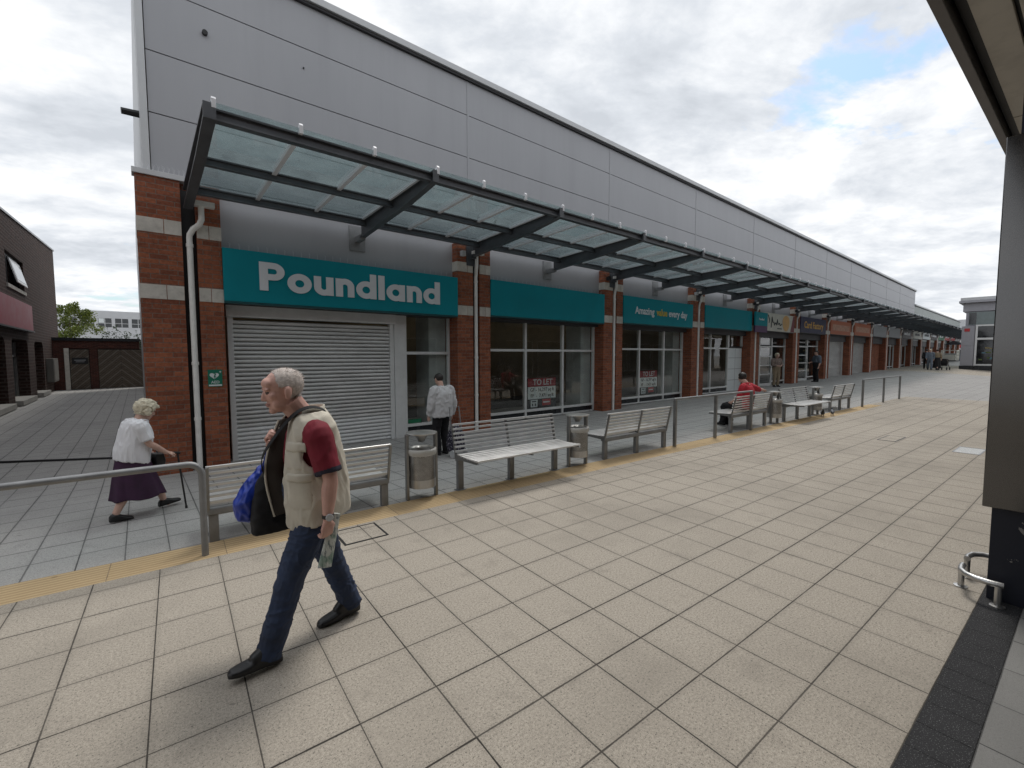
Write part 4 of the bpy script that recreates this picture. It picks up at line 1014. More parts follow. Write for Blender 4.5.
def fuse(b, voxel, smooth=3, decim=None):
    me=b.mesh('tmp'); o=bpy.data.objects.new('tmp',me); C.objects.link(o)
    m=o.modifiers.new('r','REMESH'); m.mode='VOXEL'; m.voxel_size=voxel; m.use_smooth_shade=True
    s=o.modifiers.new('s','SMOOTH'); s.factor=.5; s.iterations=smooth
    dg=bpy.context.evaluated_depsgraph_get(); out=bpy.data.meshes.new_from_object(o.evaluated_get(dg))
    bpy.data.objects.remove(o,do_unlink=True); bpy.data.meshes.remove(me)
    for p in out.polygons: p.use_smooth=True
    return out
def displace(me, fn):
    ns=[v.normal.copy() for v in me.vertices]
    for v,n in zip(me.vertices,ns): v.co=v.co+n*fn(v.co,n)
    me.update()
def fold(amp, sc, seed=0, st=(1,1,1)):
    def f(c,n):
        p=Vector((c.x*sc*st[0]+seed,c.y*sc*st[1],c.z*sc*st[2])); a=mnoise.noise(p)+.5*mnoise.noise(p*2.1)
        return amp*(1-abs(a)*2.2)
    return f
def creases(amp, sc, seed=0, st=(1,1,1), fine=.35):
    def f(c,n):
        p=Vector((c.x*sc*st[0]+seed,c.y*sc*st[1],c.z*sc*st[2])); w=mnoise.noise(p*.6+Vector((3,1,7)))
        q=p+Vector((w,w*.7,-w))*1.1
        r=1-abs(mnoise.noise(q))*2; r2=1-abs(mnoise.noise(q*2.3+Vector((9,2,4))))*2
        return amp*((max(0,r)**2.2)+fine*max(0,r2)**2-.35)
    return f
def colour(me, mats, fn):
    me.materials.clear()
    for m in mats: me.materials.append(m)
    for p in me.polygons: p.material_index=fn(p.center,p.normal)
def cut(me, keep):
    bm=bmesh.new(); bm.from_mesh(me); bmesh.ops.delete(bm,geom=[f for f in bm.faces if not keep(f.calc_center_median())],context='FACES')
    for it in range(14):
        new={}
        for v in bm.verts:
            be=[e for e in v.link_edges if len(e.link_faces)==1]
            if len(be)==2: new[v]=(v.co*2+be[0].other_vert(v).co+be[1].other_vert(v).co)/4
        for v,c in new.items(): v.co=c
    bm.to_mesh(me); bm.free()
def shell(o, t=.006, off=0):
    m=o.modifiers.new('thick','SOLIDIFY'); m.thickness=t; m.offset=off; return m
def spath(pts, rs, k=4):
    pts=[Vector(p) for p in pts]; P=[];Q=[]; n=len(pts)
    for i in range(n-1):
        p0,p1,p2,p3=pts[max(i-1,0)],pts[i],pts[i+1],pts[min(i+2,n-1)]
        for j in range(k):
            t=j/k; P.append(.5*((2*p1)+(p2-p0)*t+(2*p0-5*p1+4*p2-p3)*t*t+(3*p1-p0-3*p2+p3)*t**3)); e=t*t*(3-2*t); Q.append(rs[i]*(1-e)+rs[i+1]*e)
    return P+[pts[-1]],Q+[rs[-1]]
def torso(b, rows, n=28, tilt=0, p=2.5, cap=True):
    rings=[]
    for (xc,z,hd,hw) in rows:
        r=[]
        for i in range(n):
            a=2*math.pi*i/n; c,s_=math.cos(a),math.sin(a)
            x=hd*math.copysign(abs(c)**(2/p),c); y=hw*math.copysign(abs(s_)**(2/p),s_)
            r.append((xc+x,y,z-tilt*x))
        rings.append(r)
    b.rings(rings,0,cap)
def hand(b, w, d, pn, side, s=1., curl=(.35,.6,.5), thumb=.7):
    d=Vector(d).normalized(); pn=Vector(pn); pn=(pn-d*pn.dot(d)).normalized(); sd=d.cross(pn)*side; w=Vector(w)
    Mx=Matrix((d,sd,pn)).transposed()
    b.tube([w-d*.03*s,w,w+d*.025*s],[.026*s,.025*s,.028*s],12)
    for k,o in enumerate((-.028,-.009,.010,.029)):
        b.tube([w+d*.012*s+sd*o*.6*s,w+d*.055*s+sd*o*s,w+d*.088*s+sd*o*s],[.013*s,.0145*s,.0105*s],8)
        L=(.060,.078,.072,.056)[k]*s; p=w+d*.086*s+sd*o*s; q=d.copy(); pts=[p]; ang=0
        for j in range(3):
            ang+=curl[j]; q=d*math.cos(ang)+pn*math.sin(ang); p=p+q*L*(.42,.33,.25)[j]; pts.append(p)
        b.tube(pts,[.0098*s,.0088*s,.0080*s,.0062*s],8)
    t0=w+d*.028*s+sd*.030*s; 
    t1=t0+(d*.55+sd*.65+pn*.25).normalized()*.036*s; t2=t1+(d*.8+sd*.1+pn*.6*thumb).normalized()*.032*s; t3=t2+(d*.7-sd*.35+pn*.7*thumb).normalized()*.026*s
    b.tube([w+d*.012*s+sd*.012*s,t0,t1,t2,t3],[.014*s,.0145*s,.0115*s,.0098*s,.007*s],8)
def head(b, c, Mh, s, fat=1.0):
    c=Vector(c)
    def E(p,ax,rot=None): b.ell(c+Mh@(Vector(p)*s),[a*s for a in ax],18,12,0,Mh@rot if rot else Mh)
    E((-.014,0,.034),(.099,.078*fat,.084)); E((.020,0,-.010),(.073,.063*fat,.090)); E((.030,0,-.066),(.054,.053*fat,.046)); E((.064,0,-.096),(.022,.026,.019))
    E((.06,0,.05),(.036,.055,.034))
    for y in (-1,1):
        E((.079,y*.027,.024),(.015,.024,.009)); E((.062,y*.044,-.014),(.022,.020,.020)); E((.092,y*.012,-.031),(.010,.008,.008))
        E((-.006,y*.082*fat,-.006),(.021,.011,.034),Matrix.Rotation(y*R(18),3,'Z')@Matrix.Rotation(R(-12),3,'Y')); E((.004,y*.077*fat,-.030),(.010,.008,.012))
        E((.048,y*.040*fat,-.062),(.024,.018,.028))
    P=lambda q:c+Mh@(Vector(q)*s)
    b.tube([P((.076,0,.026)),P((.088,0,.004)),P((.098,0,-.018)),P((.100,0,-.030))],[.010*s,.012*s,.014*s,.012*s],10)
    E((.099,0,-.026),(.014,.014,.012)); E((.085,0,-.057),(.012,.023,.0055)); E((.083,0,-.068),(.012,.020,.006))
def person(loc, rz, label, J, cf, scale=1.0, group=None):
    root=empty('person',loc,rz,label,'person',group,scale)
    vx=cf.get('voxel',.008); V=lambda k:Vector(J[k])
    hs=J.get('hs',1.0); Mh=(Matrix.Rotation(R(J.get('yaw',0)),3,'Z')@Matrix.Rotation(R(J.get('pitch',0)),3,'Y'))
    hc=V('head')
    b=MB(); head(b,hc,Mh,hs,cf.get('fat',1.0))
    b.tube([V('neck')-Vector((.02,0,.05)),V('neck'),hc+Mh@Vector((-.022,0,-.06))*hs],[.078,cf.get('neckr',.058),cf.get('neckr',.058)*.98*hs],14)
    slim=cf.get('slim',.80)
    torso(b,[(x,z,hd*slim,hw*slim) for x,z,hd,hw in J['torso']])
    for S in 'LR':
        sh,el,wr=V(S+'sh'),V(S+'el'),V(S+'wr'); k=cf.get('arm',1.)
        b.tube(*spath([sh.lerp(V('neck'),.35),sh,sh.lerp(el,.5),el,el.lerp(wr,.3),wr],[.05*k,.056*k,.048*k,.041*k,.043*k,.027*k]),12)
        hd=J.get(S+'hd',tuple((wr-el).normalized())); hand(b,wr,hd,J.get(S+'pn',(0,-1 if S=='L' else 1,0)),(1 if S=='L' else -1)*J.get(S+'ts',1),cf.get('hands',.95),J.get(S+'curl',(.35,.6,.5)))
        hp,kn,an=V(S+'hp'),V(S+'kn'),V(S+'an')
        b.tube([hp+Vector((0,0,.08)),hp,hp.lerp(kn,.5),kn,kn.lerp(an,.35),an],[.07,.078,.066,.050,.050,.034],12)
        t=V(S+'toe'); b.tube([an+Vector((0,0,.01)),an.lerp(t,.3)+Vector((0,0,-.04)),t.lerp(an,.15)+Vector((0,0,.016))],[.034,.028,.017],10)
    me=fuse(b,vx,2)
    inv=Mh.transposed()
    def cfn(c,n):
        q=inv@(c-hc)/hs
        for y in (-1,1):
            if ((q.x-.084)/.02)**2+((q.y-y*.030)/.014)**2+((q.z-.006)/.0065)**2<1 and q.x>.06: return 1
        if q.x>.075 and abs(q.y)<.024 and -.069<q.z<-.054: return 2
        return 0
    colour(me,[cf.get('skin',PM['skin']),PM['eye'],PM['lip']],cfn)
    link('body',me,root)
    # hair
    hm=cf.get('hair')
    if hm:
        h=me.copy(); hf=cf['hairfn']
        def keep(c):
            q=inv@(c-hc)/hs
            return q.z>-.12 and (c-hc).length<.19*hs and hf(q)
        cut(h,keep)
        th=cf.get('hairth',.012)
        bm=bmesh.new(); bm.from_mesh(h); bm.normal_update()
        for v in bm.verts:
            edge=any(len(e.link_faces)<2 for e in v.link_edges)
            q=v.co*cf.get('hairsc',55); nn=mnoise.noise(q)+.6*mnoise.noise(q*2.3)
            v.co+=v.normal*(th*(.15 if edge else 1)*(1+.55*nn)+.001)
        bm.to_mesh(h); bm.free(); h.materials.clear(); h.materials.append(hm); ho=link('hair',h,root)
        if cf.get('strands'):
            rr=random.Random(11); bb=MB(); polys=list(h.polygons); ctr=Vector((hc.x,hc.y,hc.z))
            for i in range(cf['strands']):
                pl=polys[rr.randrange(len(polys))]; c_=pl.center; nn=pl.normal; dn=(Vector((-.5,0,-.75))+Vector((rr.gauss(0,.35),rr.gauss(0,.35),rr.gauss(0,.35)))); dn=(dn-nn*dn.dot(nn)*.75).normalized()
                if c_.z-hc.z>.07: dn=(Vector((-.6+rr.gauss(0,.5),rr.gauss(0,.6),0))+nn*.45).normalized()
                L=rr.uniform(.006,.014); wd=dn.cross(nn)
                if wd.length<1e-5: continue
                wd=wd.normalized()*.0011; tip=c_+dn*L+nn*rr.uniform(.0005,.003)
                bb.add([c_-wd,c_+wd,tip+wd*.4,tip-wd*.4],[(0,1,2,3)])
            bb.build('strands',cf['hair'],ho,fix=False)
    # trousers or skirt
    if cf.get('legs'):
        b=MB(); k=cf.get('legk',1.)
        for S in 'LR':
            hp,kn,an=V(S+'hp'),V(S+'kn'),V(S+'an'); cu=an+(kn-an).normalized()*cf.get('cuff',-.02)
            b.tube(*spath([hp+Vector((0,0,.10)),hp,hp.lerp(kn,.5),kn,kn.lerp(an,.4),cu],[.10*k,.105*k,.092*k,.077*k,.072*k,.066*k],3),14)
        pz=V('Lhp'); c=(V('Lhp')+V('Rhp'))/2
        torso(b,[(c.x,c.z-.10,.10,.15),(c.x,c.z,.135,.185),(c.x+.005,c.z+.12,.145,.19),(c.x+.01,c.z+.20,.14,.18)])
        me=fuse(b,vx,4); displace(me,creases(cf.get('legfold',.010),9.5,3,(1,1,1.5))); me.materials.append(cf['legs']); link('trousers',me,root)
    if cf.get('skirt'):
        b=MB(); rows=cf['skirt_rows']; n=40; rings=[]
        for i,(xc,z,hd,hw) in enumerate(rows):
            f=i/(len(rows)-1); rings.append([(xc+hd*math.cos(a)*(1+.075*f*math.sin(9*a)+.045*f*math.sin(17*a+1)),hw*math.sin(a)*(1+.075*f*math.sin(9*a)+.045*f*math.sin(17*a+1)),z+.012*f*math.sin(5*a)) for a in [2*math.pi*j/n for j in range(n)]])
        b.rings(rings,0,False); o=b.build('skirt',cf['skirt'],root,smooth='full'); s=o.modifiers.new('sub','SUBSURF'); s.levels=s.render_levels=2; shell(o,.005)
    # top with sleeves
    if cf.get('top'):
        b=MB(); torso(b,J['torso'],p=cf.get('tp',2.5),tilt=cf.get('ttilt',0)); k=cf.get('sleeve_r',1.)
        sl=cf.get('sleeve',.9)
        ends={}
        for S in 'LR':
            sh,el,wr=V(S+'sh'),V(S+'el'),V(S+'wr')
            if sl<=1: e=sh.lerp(el,sl); pts=[sh.lerp(V('neck'),.45),sh,sh.lerp(el,sl*.5),e]; rr=[.062,.080,.074,.072]
            else: e=el.lerp(wr,sl-1); pts=[sh.lerp(V('neck'),.45),sh,sh.lerp(el,.5),el,e]; rr=[.062,.078,.068,.060,.048]
            ends[S]=(e,(e-pts[-2]).normalized()); b.tube(*spath(pts,[r*k for r in rr]),14); b.ell(sh+Vector((0,-.02 if S=='L' else .02,-.01)),(.078*k,.074*k,.074*k))
        if cf.get('collar',True): b.tube([V('neck')-Vector((.0,0,.03)),V('neck')+Vector((.01,0,.022))],[.085,.072],16)
        me=fuse(b,vx,cf.get('topsmooth',9)); displace(me,fold(cf.get('foldamp',.006),9,7,cf.get('foldst',(1,1,.8))))
        trim=cf.get('trim')
        def tf(c,n):
            if trim and any((c-e).dot(d)>-.028 and (c-e).length<.11 for e,d in ends.values()): return 1
            return 0
        colour(me,[cf['top']]+([trim] if trim else []),tf); link(cf.get('topname','top'),me,root)
    if cf.get('shoe'):
        for S in 'LR':
            an,t=V(S+'an'),V(S+'toe'); f=(t-an); f.z=0; L=f.length; f.normalize(); sd=Vector((-f.y,f.x,0)); hl=V(S+'heel') if S+'heel' in J else an-f*.06
            up=Vector((0,0,1)); z0=hl.z if S+'heel' in J else an.z-.09; zt=t.z-.0
            b=MB(); n=14; rings=[]
            A=Vector((hl.x,hl.y,z0)); B=t+f*.03
            for q,w,hh in ((0,.030,.06),(.08,.040,.085),(.28,.041,.10),(.42,.040,.085),(.62,.048,.062),(.82,.046,.05),(.95,.034,.042),(1.,.018,.03)):
                c=A.lerp(B,q); r=[]
                for i in range(n):
                    a=2*math.pi*i/n; y=w*math.copysign(abs(math.cos(a))**.75,math.cos(a)); z=hh/2+hh/2*math.copysign(abs(math.sin(a))**.8,math.sin(a)); r.append(c+sd*y+up*z)
                rings.append(r)
            b.rings(rings); d=(an-V(S+'kn')).normalized()
            if cf.get('boot',True): b.tube([an-d*.06-f*.008,an-d*.01,A.lerp(B,.26)+up*.05],[.047,.050,.047],12); b.tube([an+f*.02,A.lerp(B,.55)+up*.05],[.046,.036],12)
            me=fuse(b,.006,2); 
            def sfn(c,n): 
                tt=clamp((c-A).dot(f)/max(.01,(B-A).dot(f))); return 1 if c.z-(A.z+(B.z-A.z)*tt)<.024 else 0
            colour(me,[cf['shoe'],cf.get('sole',PM['sole'])],sfn); link('shoe',me,root)
    return root
STAND=dict(head=(.03,0,1.60),neck=(-.02,0,1.44),torso=[(-.01,.86,.115,.165),(0,1.0,.115,.16),(.005,1.15,.12,.165),(0,1.3,.12,.185),(-.01,1.38,.10,.17),(-.015,1.43,.06,.10)],
  Lsh=(-.02,.19,1.37),Lel=(-.04,.24,1.08),Lwr=(.03,.24,.84),Rsh=(-.02,-.19,1.37),Rel=(-.04,-.24,1.08),Rwr=(.03,-.24,.84),
  Lhp=(0,.09,.88),Lkn=(.03,.10,.48),Lan=(-.02,.10,.09),Ltoe=(.13,.12,.0),Rhp=(0,-.09,.88),Rkn=(.03,-.10,.48),Ran=(-.02,-.10,.09),Rtoe=(.13,-.12,.0))
# --- the man striding past in the foreground
MJ=dict(topz=1,head=(.068,0,1.548),hs=1.06,pitch=9,yaw=-4,neck=(-.035,0,1.395),
  torso=[(-.105,.80,.14,.17),(-.095,.92,.135,.17),(-.085,1.03,.140,.175),(-.075,1.17,.132,.178),(-.08,1.29,.115,.17),(-.08,1.35,.085,.14),(-.07,1.40,.055,.08)],
  Lsh=(-.047,.195,1.300),Lel=(-.085,.262,1.06),Lwr=(-.065,.258,.82),Lhd=(.06,.0,-1),Lpn=(.25,-1,0),Lcurl=(.75,.95,.7),
  Rsh=(-.06,-.19,1.31),Rel=(-.02,-.285,1.08),Rwr=(.072,-.19,1.215),Rhd=(.35,.35,.55),Rpn=(-.4,.8,.2),Rcurl=(.9,1.2,.8),
  Lhp=(-.065,.085,.82),Lkn=(.085,.09,.475),Lan=(.205,.085,.105),Ltoe=(.385,.085,.035),Lheel=(.15,.085,.006),
  Rhp=(-.10,-.085,.82),Rkn=(-.215,-.085,.44),Ran=(-.335,-.085,.115),Rtoe=(-.15,-.085,.0),Rheel=(-.40,-.085,.012))
def manhair(q):
    q=q+Vector((1,.4,.6))*(.010*mnoise.noise(q*60))
    return (q.z>.052 and q.x<.035-.0*q.z and not(q.x>.0 and abs(q.y)<.034 and q.z<.10)) or (q.z>-.045 and q.x<-.018 and (abs(q.y)>.0) and not (abs(q.y)>.062 and q.x>-.03 and q.z<.03)) or (abs(q.y)>.045 and q.x<.03 and q.z>.025)
MR=(.70,2.83,0); MA=R(185)
man=person(MR,MA,'grey haired man in beige gilet, red shirt and jeans striding past with a rolled paper',MJ,
  dict(voxel=.0052,skin=PM['skin2'],fat=1.04,slim=.78,hair=PM['greyhair'],hairfn=manhair,hairth=.0022,hairsc=120,neckr=.066,strands=1500,legfold=.007,legs=PM['jeans'],legk=1.0,cuff=-.045,topsmooth=14,top=PM['tred'],trim=PM['tnavy'],sleeve=.90,sleeve_r=.98,collar=False,shoe=PM['shoe'],topname='t_shirt',foldamp=.005))
def gilet(root):
    rows=[(-.105,.745,.172,.192),(-.10,.86,.175,.198),(-.09,1.0,.178,.198),(-.078,1.12,.166,.200),(-.070,1.24,.145,.203),(-.065,1.325,.128,.222),(-.058,1.385,.108,.185),(-.052,1.425,.088,.115),(-.05,1.45,.075,.08)]
    b=MB(); torso(b,rows,tilt=.20,n=48,p=2.35); me=fuse(b,.0065,3)
    bm=bmesh.new(); bm.from_mesh(me); bmesh.ops.bisect_plane(bm,geom=bm.verts[:]+bm.edges[:]+bm.faces[:],plane_co=(-.1,0,.785),plane_no=(.235,0,1),clear_inner=True); bm.to_mesh(me); bm.free()
    displace(me,creases(.011,7.0,2,(1,1,.55)))
    shl,shr=Vector(MJ['Lsh']),Vector(MJ['Rsh'])
    def keep(c):
        top=1.432-.0*c.x
        if c.z>1.418-(c.x+.07)*.1: return False
        for s,sg in ((shl,1),(shr,-1)):
            if c.y*sg>.168 and ((c.x-s.x)/.085)**2+((c.z-s.z+.075)/.118)**2<1: return False
        f=clamp((1.42-c.z)/.65)
        if c.x>-.02 and -.115-.03*f<c.y<(.028+.018*math.sin(f*3)): return False
        return True
    cut(me,keep)
    colour(me,[PM['vest'],PM['lining']],lambda c,n:0)
    o=link('gilet',me,root); s=shell(o,.007,1); s.material_offset=0
    # loose far flap swinging open, lining towards the viewer
    b=MB(); N_=14; rings=[]; fl=[]
    for i in range(N_+1):
        z=1.375-i*(1.375-.79)/N_; f=i/N_
        x0=.02+.075*math.sin(min(1,f*1.5)*1.5708)*.9-.04*f; x1=x0+.03+.035*math.sin(f*3.1416)+.015*f
        fl.append([(x0-.02,-.10,z),(x0+.02,-.115-.015*math.sin(f*9),z-.005),(x1-.01,-.135+.012*math.sin(f*7),z-.012),(x1,-.140,z-.014)])
    vs=[p for r in fl for p in r]; fs=[(4*i+j,4*i+j+1,4*i+j+5,4*i+j+4) for i in range(N_) for j in range(3)]
    b.add(vs,fs); fo=b.build('loose_front_panel',[PM['lining'],PM['vest']],o,smooth='full',fix=False)
    m=shell(fo,.008,0); sb=fo.modifiers.new('sub','SUBSURF'); sb.levels=sb.render_levels=2
    b=MB()
    for i in range(N_): 
        p,q=Vector(fl[i][3]),Vector(fl[i+1][3]); b.tube([p,q],.007,6)
    b.build('panel_edge',PM['vest'],o,smooth=True)
    # pockets on the near side with flap
    def patch(z0,z1,a0,a1,name,m,push,flapdrop=0):
        n=8; k=6; vs=[];
        dgm=me
        from mathutils.bvhtree import BVHTree
        bv=BVHTree.FromPolygons([v.co for v in me.vertices],[p.vertices for p in me.polygons])
        for j in range(k+1):
            for i in range(n+1):
                a=R(a0+(a1-a0)*i/n); z=z0+(z1-z0)*j/k - flapdrop*abs(i/n-.5)*-1*(1 if j==0 else 0)
                d=Vector((math.cos(a),math.sin(a),0)); ori=Vector((-.06,0,z))+d*.6
                hit=bv.ray_cast(ori,-d); p=(hit[0] if hit[0] else Vector((-.06,0,z))+d*.22)
                e=min(i,n-i,j,k-j); vs.append(p+d*(push*(1. if e>0 else .45)))
        fs=[(j*(n+1)+i,j*(n+1)+i+1,(j+1)*(n+1)+i+1,(j+1)*(n+1)+i) for j in range(k) for i in range(n)]
        b=MB(); b.add(vs,fs); q=b.build(name,m,o,smooth='full',fix=False); shell(q,.006,0); return q
    patch(1.10,1.225,26,66,'chest_pocket',PM['vest'],.006); patch(1.205,1.262,24,68,'pocket_flap',PM['vest'],.011,.03)
    patch(.86,1.06,30,78,'hip_pocket',PM['vest'],.006); patch(1.035,1.085,28,80,'pocket_flap',PM['vest'],.012,.02)
    # stand collar
    b=MB(); n=30; rings=[[],[],[]]
    for i in range(n+1):
        a=R(40+ (320-40-0)*i/n); 
        for k_,(r,z) in enumerate(((.094,1.395),(.088,1.42),(.086,1.442))): rings[k_].append((-.075+r*1.0*math.cos(a),r*1.02*math.sin(a),z-.12*(r*math.cos(a))))
    vs=[p for r in rings for p in r]; q=n+1; fs=[(j*q+i,j*q+i+1,(j+1)*q+i+1,(j+1)*q+i) for j in range(2) for i in range(n)]
    b.add(vs,fs); cq=b.build('collar',PM['vest'],o,smooth='full',fix=False); shell(cq,.007,0)
    return o
gilet(man)
b=MB(); b.M=Matrix.Translation((-.068,.258,.842))@Matrix.Rotation(R(4),4,'Y'); b.lathe([(.029,-.010),(.0325,-.010),(.0325,.010),(.029,.010)],n=20); w=b.build('watch_strap',PM['shoe'],man)
b=MB(); b.M=Matrix.Translation((-.062,.2905,.842))@Matrix.Rotation(R(-90),4,'X'); b.lathe([(.001,0),(.021,0),(.021,.008),(.017,.010),(.001,.010)],n=18); b.build('watch_dial',M['flash'],w)
# shoulder bag, blue carrier bag, rolled paper: things he carries
def at_man(name,label,cat): 
    return empty(name,MR,MA,label,cat)
t=at_man('shoulder_bag','black shoulder bag hanging low at the striding man with its strap over his shoulder','bag')
b=MB()
torso(b,[(.045,.635,.150,.05),(.05,.70,.150,.065),(.075,.82,.115,.07),(.085,.93,.085,.055),(.085,1.0,.045,.03)],p=3); b.v=[(p[0],p[1]-.215,p[2]+.035) for p in b.v]
me=fuse(b,.008,3); displace(me,fold(.007,9,5)); me.materials.append(PM['blackc']); link('pouch',me,t)
b=MB(); pts=[(q_[0]+.022,q_[1],q_[2]) for q_ in [(.065,-.215,.98),(.155,-.10,1.13),(.118,.005,1.245),(.058,.068,1.36),(-.005,.098,1.432),(-.075,.112,1.452),(-.15,.105,1.425),(-.215,.075,1.355),(-.268,.0,1.20),(-.275,-.12,1.05),(-.18,-.225,.93),(-.05,-.26,.86)]]
rings=[]
for i,p in enumerate(pts):
    P=Vector(p); d=(Vector(pts[min(i+1,len(pts)-1)])-Vector(pts[max(i-1,0)])).normalized(); o_=Vector((-.07,0,1.15)); nrm=(P-o_); nrm=(nrm-d*nrm.dot(d)).normalized(); sd=d.cross(nrm)
    rings.append([P+sd*.021+nrm*.012,P+sd*.021+nrm*.006,P-sd*.021+nrm*.006,P-sd*.021+nrm*.012])
b.rings(rings); o=b.build('strap',PM['blackc'],t,smooth='full'); s_=o.modifiers.new('sub','SUBSURF'); s_.levels=s_.render_levels=2
b=MB(); b.ell((-.245,-.06,.835),(.06,.10,.10)); me=fuse(b,.008,2); displace(me,fold(.006,12,5)); me.materials.append(PM['tnavy']); link('rear_pouch',me,t)
t=at_man('carrier_bag','bright blue carrier bag hanging beyond the black shoulder bag','bag')
b=MB(); torso(b,[(.185,.69,.03,.03),(.20,.73,.075,.06),(.205,.83,.085,.075),(.175,.92,.06,.05),(.125,1.01,.022,.02)],p=2.2,tilt=.35); b.v=[(p[0]-.02,p[1]-.29,p[2]+.055) for p in b.v]
me=fuse(b,.007,2); displace(me,fold(.010,13,8,(1.6,1.6,.5))); me.materials.append(PM['blue']); link('pouch',me,t)
b=MB(); b.tube([(.125,-.29,1.0),(.11,-.24,1.10),(.10,-.19,1.20)],.008,6); b.build('handle',PM['blue'],t)
def newsprint():
    m,nt,out=newmat('newsprint'); s=N(nt); v=s.obj(); f=s.noise(s.map(v,(90,90,25)),1.,4,.7); g=s.noise(v,14,2,.5)
    c=s.mix(s.ramp(f,(.50,(0,0,0)),(.60,(1,1,1))),(.58,.60,.56,1),(.16,.19,.19,1)); c=s.mix(s.math('MULTIPLY',s.ramp(g,(.55,(0,0,0)),(.62,(1,1,1))),.6),c,(.10,.22,.16,1))
    s.bsdf(out,c,.6); return m
t=at_man('rolled_newspaper','rolled up printed paper held down in the striding man\'s near hand','newspaper')
b=MB(); P0,P1=Vector((-.125,.232,.835)),Vector((-.045,.246,.545)); rings=[]
for i in range(9):
    f=i/8; c=P0.lerp(P1,f); w=.026+.014*f; n=20
    rings.append([c+Vector((math.cos(2*math.pi*k/n)*w,math.sin(2*math.pi*k/n)*.013,.008*math.cos(2*math.pi*k/n))) for k in range(n)])
b.rings(rings); b.build('roll',newsprint(),t,smooth=True)
# --- the white haired woman with a stick
LJ=dict(head=(.070,0,1.245),hs=.93,pitch=24,yaw=0,neck=(.0,0,1.125),
  torso=[(-.095,.66,.155,.19),(-.085,.76,.155,.19),(-.055,.88,.15,.185),(-.035,1.0,.145,.18),(-.03,1.08,.12,.165),(-.02,1.135,.085,.12)],
  Lsh=(-.03,.155,1.07),Lel=(.0,.20,.86),Lwr=(.12,.17,.72),Rsh=(-.045,-.16,1.07),Rel=(.015,-.205,.875),Rwr=(.185,-.20,.735),Rhd=(.9,0,-.25),Rpn=(0,.2,-1),Rcurl=(.9,1.1,.8),
  Lhp=(-.05,.08,.62),Lkn=(.16,.09,.36),Lan=(.235,.10,.09),Ltoe=(.385,.10,.035),Lheel=(.18,.10,.012),Rhp=(-.08,-.08,.62),Rkn=(-.16,-.08,.36),Ran=(-.29,-.08,.10),Rtoe=(-.16,-.08,.0),Rheel=(-.345,-.08,.02))
LR=(-.02,6.52,ground_z(-.02,6.52)); LA=R(18)
def curly(q): return (q.z>.0 and q.x<.055) or (q.z>-.075 and q.x<.012) or (q.z>.055)
lady=person(LR,LA,'white haired woman in white knitted top and plum skirt walking with a stick',LJ,
  dict(voxel=.007,slim=.85,skin=PM['skin'],arm=.85,hands=.85,hair=PM['whitehair'],hairfn=curly,hairth=.026,hairsc=38,top=PM['whitec'],sleeve=.82,sleeve_r=.95,ttilt=.28,topname='knitted_top',foldamp=.008,foldst=(2.2,2.2,.25),shoe=PM['shoe'],boot=False,
  skirt=PM['plum'],skirt_rows=[(-.085,.75,.14,.17),(-.08,.62,.17,.185),(-.065,.45,.21,.20),(-.045,.30,.245,.21),(-.04,.235,.26,.215)]),scale=.952)
t=empty('walking_stick',LR,LA,'thin dark walking stick held by the white haired woman','walking stick',scale=.952)
b=MB(); b.tube([(.295,-.2,.70),(.36,-.2,.012)],.0105,8); b.build('shaft',PM['sole'],t,smooth=True)
b=MB(); b.tube([(.215,-.2,.712),(.26,-.2,.722),(.30,-.2,.712),(.32,-.2,.70)],.013,8); b.build('handle',PM['sole'],t,smooth=True); b=MB(); b.tube([(.358,-.2,.035),(.361,-.2,.0)],.014,8); b.build('rubber_foot',PM['sole'],t)
t=empty('handbag',LR,LA,'small black handbag at the front of the white haired woman','bag',scale=.952)
b=MB(); torso(b,[(.145,.58,.05,.09),(.145,.63,.06,.10),(.14,.72,.045,.09)],p=3.5); b.v=[(p[0],p[1]-.06,p[2]) for p in b.v]; me=fuse(b,.008,2); me.materials.append(PM['shoe']); link('pouch',me,t)
b=MB(); b.tube([(.14,-.06,.73),(.13,.02,.80),(.12,.12,.78)],.008,6); b.build('strap',PM['shoe'],t)
# --- man in pale jacket looking into the window, with shopping trolley
def var(**k): d=dict(STAND); d.update(k); return d
JJ=var(head=(.065,0,1.575),pitch=20,neck=(-.01,0,1.42),torso=[(-.01,.80,.165,.235),(-.015,.95,.17,.235),(-.02,1.12,.17,.235),(-.03,1.28,.15,.225),(-.03,1.37,.11,.18),(-.02,1.42,.07,.10)],Lsh=(-.03,.215,1.34),Lel=(-.03,.28,1.05),Lwr=(.06,.27,.82),Rsh=(-.03,-.215,1.34),Rel=(-.05,-.29,1.05),Rwr=(.0,-.27,.80))
JL=(4.16,6.98,ground_z(4.16,6.98))
def caphair(q): return q.z>.03 or (q.z>-.04 and q.x<-.02)
j=person(JL,R(97),'elderly man in pale grey jacket and dark cap seen from behind at the shop window',JJ,dict(voxel=.011,slim=.7,hair=PM['darkhair'],hairfn=caphair,hairth=.010,hairsc=9,legs=PM['blackc'],legk=1.05,top=PM['jacket'],sleeve=1.9,sleeve_r=1.25,topname='jacket',foldamp=.012,shoe=PM['shoe']),scale=.865)
t=empty('shopping_trolley',(4.26,6.66,ground_z(4.26,6.66)),R(97),'dark patterned two wheeled shopping trolley bag behind the man in the pale jacket','shopping trolley')
def dotted():
    m,nt,out=newmat('speckled_cloth'); s=N(nt); vo=s.n('ShaderNodeTexVoronoi'); s.set(vo,'Vector',s.obj()); vo.inputs['Scale'].default_value=34
    s.bsdf(out,s.ramp(vo.outputs['Distance'],(.28,(.30,.29,.33)),(.36,(.018,.016,.03))),.8); return m
